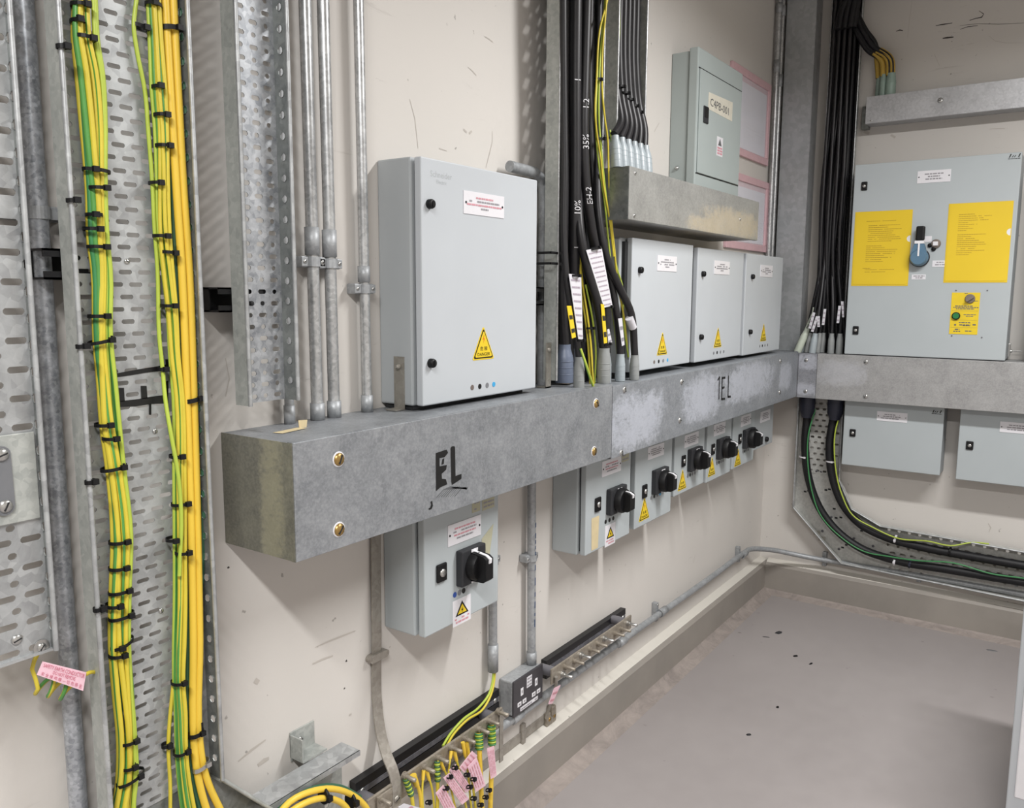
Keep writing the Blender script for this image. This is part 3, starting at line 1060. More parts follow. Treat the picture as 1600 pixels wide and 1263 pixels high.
# ------------------------------------------------------------------ big enclosure over the first trunking
t, dr = enclosure('wall_enclosure', 'largest light grey enclosure on the left wall, standing on the first trunking', L, 1.240, 1.654, 1.157, 1.648, 0.113)
for z in (1.558, 1.244):
    round_lock(dr, L, 1.267, z, 0.113)
label_plate(dr, L, 1.376, 1.520, 1.549, 1.596, 0.113, [0.42, 0.74, 0.86, 0.18])
warning_triangle(dr, L, 1.445, 1.243, 0.072, 0.066, 0.113)
phase_dots(dr, L, (1.405, 1.432, 1.459, 1.484), 1.182, 0.113, 0.0058, ('dot_brown', 'ink', 'dot_grey', 'dot_blue'))
mb = MB(L)
for (w, uu, zz, s_) in (('Schneider', 1.272, 1.612, 0.017), ('Electric', 1.290, 1.600, 0.011)):
    write(mb, w, uu, 0.1132, zz, s_, 0, 'L')
mb.build('embossed_maker_name', ['cab_side'], dr)
mb = MB(L)
mb.box(1.238, 1.2400, 0.040, 0.068, 1.150, 1.256)
mb.box(1.212, 1.2400, 0.040, 0.068, ZTR + 0.001, ZTR + 0.0035)
mb.lathe((1.2375, 0.054, 1.236), (-1, 0, 0), [(0, 0.006), (0.004, 0.006), (0.008, 0.003)], 10)
mb.build('foot_bracket', ['bracket'], t)
mb = MB(L)
mb.box(1.246, 1.64, 0.010, 0.085, ZTR + 0.001, 1.158)
mb.build('gap_shade', ['gasket'], t)  # black box stands in for the shade in the gap underneath

# ------------------------------------------------------------------ three enclosures in a row on the second trunking
rows = [(2.088, 2.548, 2.28, 2.42, 'left one of the three grey enclosures in a row on the second trunking', 1.16, 1.542),
        (2.585, 3.022, 2.732, 2.878, 'middle one of the three grey enclosures in a row on the second trunking', 1.157, 1.537),
        (3.046, 3.496, 3.214, 3.360, 'right one of the three grey enclosures in a row, nearest the corner', 1.153, 1.537)]
for i, (a, b, p0, p1, lb, z0, z1) in enumerate(rows):
    t, dr = enclosure('wall_enclosure', lb, L, a, b, z0, z1, 0.130, group='enclosures on the second trunking', inset=0.030 if i == 0 else 0.006)
    if i == 0:
        round_lock(dr, L, 2.164, 1.452, 0.130)
    else:
        for z in (1.451, 1.242):
            round_lock(dr, L, (2.631, 3.117)[i - 1], z, 0.130)
    label_plate(dr, L, p0, p1, 1.453, 1.499, 0.130, [0.3, 0.66, 0.72, 0.2], 'grey_print')
    uc = (2.333, 2.792, 3.285)[i]
    warning_triangle(dr, L, uc, 1.202, 0.068, 0.064, 0.130)
    ud = (2.279, 2.758, 3.246)[i]
    phase_dots(dr, L, [ud + 0.032 * q for q in range(4)], 1.181, 0.130, 0.0055, ('dot_brown', 'ink', 'dot_grey', 'dot_blue') if i == 0 else ('dot_grey', 'ink', 'dot_grey', 'dot_grey'))

# ------------------------------------------------------------------ isolators under the trunking
def isolator(label, u0, u1, z0, z1, dep, plate, lock, handle, sign, dots, dot_mats, group=None, red=True, extra=None, gap=0.006):
    t, dr = enclosure('switch_isolator', label, L, u0, u1, z0, z1, dep, 'cab_blue', 'cab_blue', group, gap=gap)
    label_plate(dr, L, *plate, dep, [0.62, 0.7, 0.66, 0.5], 'red_print' if red else 'grey_print')
    quarter_lock(dr, L, *lock, dep)
    rotary_handle(dr, L, *handle, dep)
    if red:
        warning_card(dr, L, *sign, dep)
    else:
        warning_triangle(dr, L, *sign, dep)
    phase_dots(dr, L, dots[0], dots[1], dep, 0.0062, dot_mats)
    return t, dr


t, dr = isolator('isolator with a black handle alone under the first trunking, beside the metal tape', 1.240, 1.503, 0.667, 0.940, 0.112,
                 (1.320, 1.436, 0.846, 0.893), (1.280, 1.312, 0.777, 0.817), (1.347, 1.433, 0.750, 0.831), (1.336, 1.399, 0.660, 0.719),
                 ((1.343, 1.359, 1.374, 1.391), 0.733), ('dot_navy', 'dot_grey', 'ink', 'cab'))
mb = MB(L)
mb.flat([(1.440, 0.78), (1.470, 0.79), (1.485, 0.86), (1.440, 0.835)], 0.1126)
mb.build('tape_residue', ['tape_grey'], dr)
mb = MB(L)
mb.box(1.405, 1.434, 0.112, 0.1126, 0.902, 0.934, 0)
mb.box(1.442, 1.488, 0.112, 0.1126, 0.899, 0.934, 0)
rt = mb.build('rating_sticker', ['tape_grey'], dr)
mb = MB(L)
for i in range(3):
    print_line(mb, 1.446, 1.485, 0.1131, 0.905 + i * 0.009, 0.004, 0)
print_line(mb, 1.412, 1.43, 0.1131, 0.907, 0.004, 0)
print_line(mb, 1.412, 1.43, 0.1131, 0.921, 0.004, 0)
mb.build('printed_text', ['grey_print'], rt)
mb = MB(L)
mb.box(1.2375, 1.2402, 0.02, 0.05, 0.905, 0.952)
mb.box(1.215, 1.2402, 0.02, 0.05, 0.949, 0.952)
mb.build('hanger_bracket', ['bracket'], t)

GI = 'isolators in a row under the second trunking'
t, dr = isolator('nearest isolator of the row under the second trunking, with white warning sticker', 1.917, 2.186, 0.664, 0.944, 0.107,
                 (2.007, 2.121, 0.872, 0.917), (1.968, 1.999, 0.779, 0.820), (2.036, 2.132, 0.756, 0.832), (2.033, 2.095, 0.661, 0.724),
                 ((2.035, 2.058, 2.081), 0.737), ('ink', 'ink', 'ink'), GI)
mb = MB(L)
mb.flat([(1.955, 0.672), (1.992, 0.672), (1.996, 0.765), (1.952, 0.765)], 0.1076)
mb.build('tape_residue', ['tape_cream'], dr)
mb = MB(L)
mb.box(2.126, 2.172, 0.107, 0.1076, 0.895, 0.938)
rt = mb.build('rating_sticker', ['tape_grey'], dr)
mb = MB(L)
for i in range(3):
    print_line(mb, 2.13, 2.168, 0.1081, 0.9 + i * 0.011, 0.005, 0)
mb.build('printed_text', ['grey_print'], rt)
spec = [(2.216, 2.484, 0.668, 'second isolator of the row, two danger signs from the white sticker', 0.0),
        (2.504, 2.762, 0.712, 'third isolator of the row under the second trunking', 0.0),
        (2.786, 3.030, 0.706, 'fourth isolator of the row under the second trunking', 0.0),
        (3.048, 3.296, 0.710, 'fifth isolator of the row, overlapping the small blank box', 0.0)]
lays = [((2.300, 2.417, 0.873, 0.913), (2.266, 2.296, 0.757, 0.800), (2.333, 2.426, 0.757, 0.835), (2.286, 0.689, 0.068, 0.066), ([2.333, 2.356, 2.379, 2.400], 0.747)),
        ((2.582, 2.702, 0.868, 0.911), (2.561, 2.590, 0.806, 0.845), (2.612, 2.707, 0.781, 0.859), (2.575, 0.729, 0.066, 0.064), ([2.620, 2.641, 2.662, 2.683], 0.765)),
        ((2.846, 2.960, 0.870, 0.914), (2.827, 2.855, 0.805, 0.845), (2.876, 2.975, 0.780, 0.856), (2.841, 0.729, 0.066, 0.064), ([2.890, 2.911, 2.932, 2.953], 0.764)),
        ((3.131, 3.244, 0.868, 0.911), (3.108, 3.136, 0.803, 0.843), (3.156, 3.262, 0.778, 0.853), (3.113, 0.720, 0.068, 0.062), ([3.170, 3.190, 3.210, 3.230], 0.763))]
for (a, b, z0, lb, _), (pl, lk, hd, sg, dt) in zip(spec, lays):
    lb = lb.replace('two danger signs from the white sticker', 'right beside the one with the white sticker')
    isolator(lb, a, b, z0, 0.944, 0.107, pl, lk, hd, sg, dt, ('dot_grey', 'ink', 'dot_grey', 'dot_blue' if a < 2.3 else 'dot_grey'), GI, False)
t, dr = enclosure('wall_enclosure', 'small blank grey box past the fifth isolator, nearest the corner, with one round lock', L, 3.312, 3.560, 0.742, 0.944, 0.100, 'cab_side', 'cab_side')
label_plate(dr, L, 3.385, 3.512, 0.851, 0.898, 0.100, [0.5, 0.6, 0.5, 0.66], 'grey_print', False)
round_lock(dr, L, 3.470, 0.771, 0.100, 0.011)

# ------------------------------------------------------------------ upper trunking and distribution board
ku = trunking('steel_trunking', 'short upper steel trunking under the distribution board, smeared brown at its lower right', L, 1.987, 3.008, 1.580, 1.714, TD, 'trunk_upper', 'tray_dark')
for (u, z) in ((2.018, 1.700), (2.018, 1.590), (2.82, 1.640)):
    screw(ku, L, u, TD, z, 0.0055, 'steel', 0.5)
t = thing('distribution_board', 'tall grey distribution board above the upper trunking with a handwritten cream note', 'electrical enclosure', (2.83, 0, 1.716), L)
mb = MB(L)
mb.box(2.627, 3.030, 0.0, 0.062, 1.716, 2.168, 0, 0.004)
mb.build('body', ['cab_db'], t)
mb = MB(L)
mb.box(2.622, 3.034, 0.063, 0.095, 1.716, 2.176, 0, 0.004)
fr = mb.build('front_cover', ['cab_db'], t)
mb = MB(L)
mb.box(2.634, 3.020, 0.0955, 0.099, 1.782, 2.110, 0, 0.0015)
dr = mb.build('door', ['cab_db'], t)
mb = MB(L)
mb.box(2.627, 3.026, 0.0945, 0.0962, 2.1105, 2.114, 0)
mb.box(2.627, 3.026, 0.0945, 0.0962, 1.7785, 1.7815, 0)
mb.build('door_gap', ['gasket'], fr)
mb = MB(L)
mb.box(2.667, 2.707, 0.099, 0.103, 1.946, 2.000, 0, 0.002)
lk = mb.build('door_latch', ['black_base'], dr)
mb = MB(L)
mb.box(2.672, 2.702, 0.103, 0.1045, 1.964, 1.996, 0, 0.0005)
mb.build('latch_recess', ['ink'], lk)
mb = MB(L)
mb.prism([(2.706, 1.996), (2.708, 2.050), (2.930, 2.057), (2.930, 1.992)], 0.099, 0.0996)
nt = mb.build('paper_note', ['paper_note'], dr)
mb = MB(L)
write(mb, 'C4PB-001', 2.808, 0.1001, 2.008, 0.036, 0, 'C', -0.02, 0.17)
mb.build('handwriting', ['ink_grey'], nt)
mb = MB(L)
mb.box(2.795, 2.850, 0.099, 0.0996, 1.858, 1.922)
ws = mb.build('warning_sticker', ['label'], dr)
mb = MB(L)
mb.flat([(2.822, 1.917), (2.838, 1.893), (2.806, 1.893)], 0.1001, 0)
for i in range(3):
    print_line(mb, 2.800, 2.846, 0.1001, 1.864 + i * 0.009, 0.006, 1)
mb.build('sign_print', ['ink_grey', 'red_print'], ws)
screw(t, L, 2.6265, 0.03, 1.80, 0.004, 'steel')
mb = MB(L)
mb.lathe((2.627, 0.03, 1.80), (-1, 0, 0), [(0, 0.007), (0.004, 0.006), (0.007, 0.003)], 10)
mb.build('side_screw', ['steel'], t)

# pink framed document holders on the wall by the corner
def doc_frame(label, u0, u1, z0, z1):
    t = thing('document_frame', label, 'document frame', ((u0 + u1) / 2, 0, z0), L, 'pink document frames by the corner')
    w = 0.028
    mb = MB(L)
    mb.box(u0, u1, 0.0, 0.012, z1 - w, z1, 0, 0.002)
    mb.box(u0, u1, 0.0, 0.012, z0, z0 + w, 0, 0.002)
    mb.box(u0, u0 + w, 0.0, 0.012, z0 + w, z1 - w, 0, 0.002)
    mb.box(u1 - w, u1, 0.0, 0.012, z0 + w, z1 - w, 0, 0.002)
    mb.build('frame', ['pink_frame'], t)
    mb = MB(L)
    mb.box(u0 + w, u1 - w, 0.001, 0.003, z0 + w, z1 - w)
    mb.build('backing', ['pink_frame'], t)
    mb = MB(L)
    mb.box(u0 + w + 0.09, u1 - w - 0.006, 0.0035, 0.005, z0 + w + 0.004, z1 - w - 0.02)
    pp = mb.build('document', ['paper'], t)
    mb = MB(L)
    n = 12
    for i in range(n):
        if R.random() < 0.7:
            print_line(mb, u0 + w + 0.12, u1 - w - 0.03, 0.0055, z0 + w + 0.05 + i * (z1 - z0 - 2 * w - 0.12) / n, 0.005, 0, R, 0.6)
    mb.build('printed_text', ['tagwhite'], pp)
    mb = MB(L)
    mb.box(u0 + w, u1 - w, 0.006, 0.0068, z0 + w, z1 - w)
    mb.build('clear_sleeve', ['clear'], t)
doc_frame('upper pink document frame on the left wall, beside the distribution board', 3.150, 3.610, 1.930, 2.262)
doc_frame('lower pink document frame on the left wall, partly behind the upper trunking', 3.150, 3.640, 1.566, 1.862)

# two thin conduits down the corner
for i, (u, lb) in enumerate(((3.640, 'left one of two thin conduits close to the room corner'), (3.688, 'right one of two thin conduits close to the room corner'))):
    conduit('conduit', lb, [(u, 0.020, 1.143), (u, 0.020, ZT)], 0.0105, 'conduit', group='thin conduits in the corner',
            coup=[((u, 0.020, 2.32 - 0.05 * i), (u, 0.020, 2.37 - 0.05 * i)), ((u, 0.02, 2.56), (u, 0.02, 2.60))])


# ------------------------------------------------------------------ cables and wires
def cable(name, label, pts, r, mats, group=None, n=8, per=5, stripe=None, F=L, twist=0.0, cat='cable', start=0):
    mb = MB(F)
    p = spline(pts, per) if per > 1 else pts
    if stripe:
        fn = lambda i, j: 1 if (j + start) % n in stripe else 0
        mb.tube(p, r, n, 0, fn, True, 1.0, twist)
    else:
        mb.tube(p, r, n)
    ob = mb.build(name, mats)
    return tag(ob, label, cat, group)


def top(pts, z=ZT):
    """carry the run straight up out of the first point"""
    a, b = Vector(pts[0]), Vector(pts[1])
    du = (a.x - b.x) / max(0.05, abs(a.z - b.z)) * 0.3
    return [(a.x + du * 0.3, a.y, z), (a.x + du * 0.15, a.y, (a.z + z) / 2)] + [tuple(q) for q in pts]


def tie(F, label, group, u, d, z, w, h, tilt=0.0, r=0.0022, head=1, tail=0.0, mat='black'):
    """a cable tie: flat band round the bundle, its square head and the cut tail"""
    mb = MB(F)
    n = 16
    ring = []
    for i in range(n):
        a = 2 * math.pi * i / n
        ring.append((u + math.cos(a) * w, d + math.sin(a) * h, z + math.cos(a) * w * tilt))
    vs, fs = [], []
    for i, p in enumerate(ring):
        a = 2 * math.pi * i / n
        e = (math.cos(a) * 0.0012, math.sin(a) * 0.0012)
        vs += [(p[0], p[1], p[2] - r), (p[0] + e[0], p[1] + e[1], p[2] - r), (p[0] + e[0], p[1] + e[1], p[2] + r), (p[0], p[1], p[2] + r)]
    for i in range(n):
        j = (i + 1) % n
        for q in range(4):
            fs.append((i * 4 + q, i * 4 + (q + 1) % 4, j * 4 + (q + 1) % 4, j * 4 + q))
    mb.add(vs, fs, 0)
    hu = u + head * w * 0.45
    hz = z + head * w * 0.45 * tilt
    hd = d + h * 0.9
    mb.box(hu - 0.0042, hu + 0.0042, hd - 0.0005, hd + 0.0052, hz - 0.0038, hz + 0.0038)
    if tail:
        mb.box(hu - 0.0015, hu + 0.0015, hd + 0.001, hd + 0.0022, hz, hz + tail)
    ob = mb.build('cable_tie', [mat])
    return tag(ob, label, 'cable tie', group)


S3 = (0, 1, 2)
ORD = ['first', 'second', 'third', 'fourth', 'fifth', 'sixth', 'seventh', 'eighth', 'ninth', 'tenth', 'eleventh', 'twelfth', 'thirteenth', 'fourteenth', 'fifteenth', 'sixteenth',
       'seventeenth', 'eighteenth', 'nineteenth', 'twentieth', 'twenty-first', 'twenty-second', 'twenty-third']
HUE = {'yg_yellow': 'yellow', 'yg_lime': 'lime', 'yg_green': 'green', 'green': 'plain green', 'yellow_cable': 'deep yellow'}
S4 = (0, 1, 2, 3)
YG = ['yg_yellow', 'yg_green']
LG = ['yg_lime', 'yg_green']


def along(line, t):
    """interpolate (u, z, half width) by height order"""
    k = t * (len(line) - 1)
    i = min(int(k), len(line) - 2)
    f = k - i
    return [line[i][q] + (line[i + 1][q] - line[i][q]) * f for q in range(len(line[0]))]


def bundle(line, n, d0, layers, group, label, rad, kinds, seed, F=L, weave=0.3, cat='cable', name='earth_wire'):
    rnd = random.Random(seed)
    order = list(range(n))
    for i in range(n):
        f0 = -1 + 2 * (i + 0.5) / n
        layer = layers[i % len(layers)]
        ph, fr = rnd.uniform(0, 6.28), rnd.uniform(1.3, 2.6)
        kd = kinds[i % len(kinds)]
        pts = []
        m = len(line)
        for q in range(m):
            u, z, hw = line[q]
            t = q / (m - 1)
            off = f0 + weave * math.sin(ph + fr * 6.28 * t)
            off = max(-1, min(1, off))
            pts.append((u + off * (hw - rad), d0 + layer + 0.0012 * math.sin(ph * 2 + 9 * t), z))
        r = rad * kd[2] if len(kd) > 2 else rad
        hue = HUE[kd[0][0]] + (' and ' + HUE[kd[0][1]] + ' striped' if kd[1] else '')
        cable(name, '%s wire from the left %s, %s' % (ORD[i], label, hue), pts, r, kd[0], group, 8, 4, kd[1], F, rnd.uniform(-0.05, 0.05) if kd[1] else 0, cat, rnd.randint(0, 7))


sc = 1 / 1090.0
lineL = [(0.583 + 0.018, ZT, 19 * sc), (0.600, 2.3, 18 * sc)] + [(p[0], p[2], h * sc) for p, h in (
    ((0.6168, 0.0800, 1.7652), 18), ((0.6145, 0.0800, 1.7165), 19), ((0.6179, 0.0800, 1.6767), 20), ((0.6186, 0.0800, 1.6193), 19), ((0.6175, 0.0800, 1.5465), 15), ((0.6175, 0.0800, 1.5186), 15),
    ((0.6167, 0.0800, 1.4502), 17), ((0.6181, 0.0800, 1.4156), 18), ((0.6120, 0.0800, 1.3192), 17), ((0.6127, 0.0800, 1.2568), 17), ((0.6136, 0.0800, 1.1979), 17), ((0.6182, 0.0800, 1.1365), 15),
    ((0.6223, 0.0800, 1.0333), 16), ((0.6157, 0.0800, 0.9556), 16), ((0.6109, 0.0800, 0.8776), 17), ((0.6122, 0.0800, 0.8031), 17), ((0.6134, 0.0800, 0.7243), 16), ((0.6099, 0.0800, 0.6659), 18), ((0.6013, 0.0800, 0.6233), 20), ((0.5953, 0.0800, 0.5574), 20), ((0.5891, 0.0800, 0.4881), 21))]
kindsL = [(YG, S3), (['yg_green', 'yg_yellow'], S3, 1.25), (['green'], None, 1.2), (['yg_yellow'], None, 1.15), (LG, S3), (YG, S4), (['yg_lime', 'yg_green'], (0, 1)), (YG, S3), (['yellow_cable'], None, 0.95), (LG, S4), (YG, S3), (LG, S3)]
bundle(lineL, 12, 0.0745, (0.0, 0.0075, 0.0035, 0.010), 'earth wires in the left bundle', 'in the left wide-tray bundle', 0.0034, kindsL, 3)

lineR = [(0.700, ZT, 8 * sc), (0.700, 2.3, 8 * sc)] + [(p[0], p[2], h * sc) for p, h in (
    ((0.7135, 0.0820, 1.7915), 9), ((0.7145, 0.0820, 1.7403), 9), ((0.7154, 0.0820, 1.6709), 11), ((0.7164, 0.0820, 1.6181), 10), ((0.7151, 0.0820, 1.5598), 10), ((0.7128, 0.0820, 1.4642), 12),
    ((0.7153, 0.0820, 1.4182), 12), ((0.7190, 0.0820, 1.3527), 11), ((0.7195, 0.0820, 1.2861), 10), ((0.7227, 0.0820, 1.2279), 10), ((0.7184, 0.0820, 1.1105), 11), ((0.7130, 0.0820, 1.0114), 10),
    ((0.7070, 0.0820, 0.9007), 10), ((0.7015, 0.0820, 0.8403), 10), ((0.6973, 0.0820, 0.7833), 9), ((0.6978, 0.0820, 0.7313), 10), ((0.6966, 0.0820, 0.6677), 9), ((0.7037, 0.0820, 0.5682), 11), ((0.7178, 0.0820, 0.4853), 12), ((0.7371, 0.0820, 0.3931), 12))]
kindsR = [(LG, S3), (YG, S3), (LG, S4), (YG, S4), (['yg_lime', 'yg_green'], (0, 1)), (LG, S3), (YG, (0, 1)), (['yg_yellow'], None, 1.1)]
bundle(lineR, 8, 0.077, (0.0, 0.007, 0.003, 0.0095), 'earth wires in the right bundle', 'in the bundle beside the yellow pair', 0.0031, kindsR, 8)
cable('earth_wire', 'single striped wire wandering from the middle of the wide tray into the right bundle', top([(0.6920, 0.0760, 1.7867), (0.6860, 0.0760, 1.7497), (0.6888, 0.0760, 1.7181),
      (0.6974, 0.0760, 1.6682), (0.6997, 0.0760, 1.6073), (0.7017, 0.0760, 1.5399), (0.7014, 0.0760, 1.4820), (0.7028, 0.0760, 1.4179), (0.7000, 0.0760, 1.3154), (0.7013, 0.0780, 1.2699), (0.6993, 0.0840, 1.2275), (0.6986, 0.0940, 1.1805), (0.7063, 0.0960, 1.1145),
      (0.7090, 0.0950, 1.0546), (0.7023, 0.0920, 0.9554)]), 0.0031, LG, stripe=S4)
cable('earth_wire', 'lone wire leaving the foot of the right bundle towards the lower left', [(0.7015, 0.0750, 0.8176), (0.6893, 0.0750, 0.7541), (0.6799, 0.0750, 0.6840), (0.6793, 0.0750, 0.6145), (0.6774, 0.0750, 0.5798), (0.6739, 0.0750, 0.4975)], 0.0030, YG, stripe=S3)

yc = 'thick yellow earth cable, %s of the pair on the wide tray'
end = [(0.7826, 0.1000, 0.4707), (0.8339, 0.1120, 0.4743)]
cable('yellow_cable', yc % 'left', top([(0.7312, 0.0840, 1.7960), (0.7324, 0.0840, 1.6740), (0.7347, 0.0840, 1.5301), (0.7371, 0.0840, 1.4187), (0.7353, 0.0840, 1.2268), (0.7313, 0.0840, 1.0072), (0.7260, 0.0840, 0.8425),
      (0.7183, 0.0840, 0.6743), (0.7192, 0.0860, 0.6308), (0.7302, 0.0900, 0.5568), (0.7564, 0.0980, 0.4691), (0.8059, 0.1120, 0.4455), (0.8777, 0.1180, 0.4811), (0.9419, 0.1200, 0.4718), (0.9939, 0.1220, 0.4344), (1.0274, 0.1280, 0.3604)]), 0.0058, ['yellow_cable'], n=12)
cable('yellow_cable', yc % 'right', top([(0.7433, 0.0850, 1.7992), (0.7442, 0.0850, 1.6761), (0.7457, 0.0850, 1.5311), (0.7487, 0.0850, 1.4190), (0.7466, 0.0850, 1.2257), (0.7418, 0.0850, 1.0048), (0.7365, 0.0850, 0.8390),
      (0.7278, 0.0850, 0.6702), (0.7311, 0.0870, 0.6253), (0.7534, 0.0920, 0.5449), (0.7828, 0.1000, 0.4752), (0.8260, 0.1080, 0.4677), (0.8791, 0.1120, 0.4951), (0.9478, 0.1140, 0.4841), (1.0163, 0.1160, 0.4411), (1.0568, 0.1200, 0.3916), (1.0805, 0.1260, 0.3154)]), 0.0058, ['yellow_cable'], n=12)
cable('green_cable', 'thick dark green cable behind the right edge of the yellow pair', top([(0.7602, 0.0760, 1.8056), (0.7614, 0.0760, 1.5332), (0.7641, 0.0760, 1.4196), (0.7616, 0.0760, 1.2236), (0.7557, 0.0760, 0.9998), (0.7431, 0.0750, 0.8769),
      (0.7269, 0.0740, 0.7756), (0.7168, 0.0740, 0.6716), (0.7166, 0.0760, 0.6065), (0.7265, 0.0780, 0.5542), (0.7555, 0.0880, 0.4538), (0.8188, 0.0960, 0.4550), (0.8733, 0.0980, 0.4831), (0.9316, 0.0980, 0.4841), (1.0090, 0.0980, 0.4513), (1.0597, 0.1000, 0.4040)]), 0.0050, ['green_dark'], n=10)
cable('green_cable', 'dark green cable between the striped bundle and the yellow pair', top([(0.7293, 0.0745, 1.7973), (0.7345, 0.0745, 1.6756), (0.7327, 0.0745, 1.4187), (0.7341, 0.0745, 1.1469), (0.7277, 0.0745, 0.9445), (0.7154, 0.0745, 0.7374), (0.7106, 0.0750, 0.6531), (0.7174, 0.0780, 0.5591), (0.7377, 0.0800, 0.4726)]), 0.0044, ['green_dark'], n=10)

# ties on the bundles
gT = 'black ties on the left bundle'
lT = '%s black tie from the top on the left bundle of earth wires'
for q_, (p, w, tl_, hd, ta) in enumerate((((0.6078, 0.0800, 1.7564), 10, 0, 1, 0), ((0.6039, 0.0800, 1.7355), 7, 0, -1, 0), ((0.6119, 0.0800, 1.7159), 13, -.1, 1, 0), ((0.6175, 0.0800, 1.5465), 19, -.05, -1, 0), ((0.6170, 0.0830, 1.5234), 12, 0, 1, 0),
                            ((0.6102, 0.0800, 1.4874), 10, 0, -1, 0), ((0.6063, 0.0800, 1.4684), 11, 0, 1, 0), ((0.6128, 0.0800, 1.4448), 14, 0, 1, 0), ((0.6077, 0.0800, 1.3511), 14, 0, 1, 0), ((0.6100, 0.0800, 1.3167), 19, .2, 1, .006),
                            ((0.6045, 0.0800, 1.2000), 10, 0, 1, 0), ((0.6103, 0.0840, 1.1805), 8, 0, 1, 0), ((0.6163, 0.0800, 1.1368), 19, .1, 1, .006), ((0.6173, 0.0800, 1.0288), 14, 0, 1, 0), ((0.6140, 0.0800, 0.9907), 13, 0, 1, 0),
                            ((0.6147, 0.0800, 0.9559), 17, .05, 1, 0), ((0.6020, 0.0820, 0.9382), 9, 0, 1, 0), ((0.6143, 0.0800, 0.9183), 19, .08, 1, .003), ((0.6128, 0.0800, 0.8769), 17, .3, -1, 0), ((0.6042, 0.0800, 0.8625), 11, 0, 1, 0),
                            ((0.6134, 0.0800, 0.7253), 13, .1, 1, 0), ((0.6101, 0.0800, 0.6862), 10, .1, 1, 0), ((0.6129, 0.0800, 0.6664), 22, .22, 1, .004))):
    tie(L, lT % ORD[q_], gT, p[0], p[1] + 0.001, p[2], w * sc, 0.0125, tl_, 0.0024, hd, ta)
gT = 'black ties on the right bundle'
lT = '%s black tie from the top on the striped wires beside the yellow pair'
for q_, (p, w, tl_, hd, ta) in enumerate((((0.7144, 0.0800, 1.7853), 11, -.1, -1, 0), ((0.7130, 0.0830, 1.6738), 7, 0, -1, 0), ((0.7148, 0.0830, 1.6355), 8, 0, 1, 0), ((0.7170, 0.0820, 1.5932), 10, 0, 1, 0), ((0.7035, 0.0780, 1.5399), 6, 0, 1, 0),
                            ((0.7057, 0.0820, 1.4647), 10, 0, 1, 0), ((0.7166, 0.0820, 1.4414), 11, -.1, 1, 0), ((0.7123, 0.0820, 1.3641), 10, 0, 1, 0), ((0.7124, 0.0820, 1.1383), 8, 0, 1, 0), ((0.7159, 0.0820, 1.0641), 14, 0, 1, 0), ((0.7033, 0.0820, 1.0117), 13, 0, -1, 0),
                            ((0.7125, 0.0860, 0.9889), 10, 0, 1, 0), ((0.6950, 0.0840, 0.7849), 9, 0, 1, 0), ((0.6943, 0.0840, 0.6706), 11, .2, 1, 0))):
    tie(L, lT % ORD[q_], gT, p[0], p[1] + 0.001, p[2], w * sc, 0.0115, tl_, 0.0024, hd, ta)
for (p, w, tl_, lb) in (((0.6966, 0.0760, 1.7523), 11, -.15, 'black tie on the single wandering wire near the top of the wide tray'), ((0.7009, 0.0770, 1.2708), 5, 0, 'black tie on the single wandering wire beside the marked letter L'),
                        ((0.6750, 0.0760, 0.6866), 6, .1, 'black tie on the lone wire at the foot of the wide tray')):
    tie(L, lb, None, p[0], p[1], p[2], w * sc, 0.006, tl_, 0.0026)
for (p, w, tl_, ta, mt, lb) in (((0.7385, 0.0850, 1.7596), 15, .12, 0.0, 'black', 'black tie round the yellow cable pair near the top of the photo'), ((0.7453, 0.0850, 1.2219), 14, .2, 0.0, 'black', 'black tie round the yellow cable pair level with the trunking top'),
                                ((0.7211, 0.0860, 0.6889), 13, .1, 0.018, 'black', 'black tie with an upright tail round the yellow pair near the tray foot'),
                                ((0.7261, 0.0880, 0.6325), 15, .3, 0.0, 'steel', 'steel band round the yellow pair at the tray foot'),
                                ((0.9541, 0.1150, 0.4710), 6, 0, 0.0, 'black', 'left black tie on the arched yellow cables over the lower tray'), ((1.0199, 0.1170, 0.4264), 6, 0, 0.0, 'black', 'right black tie on the arched yellow cables over the lower tray')):
    if p[0] > 0.95:
        mb = MB(L)
        q = (p[0], 0.116, p[2] - 0.002)
        mb.lathe((q[0] - 0.002, q[1], q[2]), (1, 0.05, -0.1), [(0, 0.0142), (0.0004, 0.0150), (0.0046, 0.0150), (0.005, 0.0142)], 18)
        mb.box(q[0] - 0.005, q[0] + 0.005, q[1] + 0.013, q[1] + 0.020, q[2] - 0.005, q[2] + 0.005)
        tag(mb.build('cable_tie', [mt]), lb, 'cable tie')
    else:
        tie(L, lb, None, p[0], p[1], p[2], w * sc, 0.0095, tl_, 0.0034, 1, ta, mt)
for i, (p, lb) in enumerate((((0.5729, 0.1000, 1.6931), 'top'), ((0.5724, 0.1000, 1.5022), 'second'), ((0.5735, 0.1000, 1.3122), 'third'), ((0.5720, 0.1000, 1.1275), 'fourth'), ((0.5703, 0.1000, 0.9468), 'lowest'))):
    tie(L, 'black tie on the near lip of the wide tray, %s of five' % lb, 'ties on the near lip of the wide tray', UM0 + 0.001, 0.100, p[2], 0.0062, 0.0062, 0.1, 0.0028, 1)

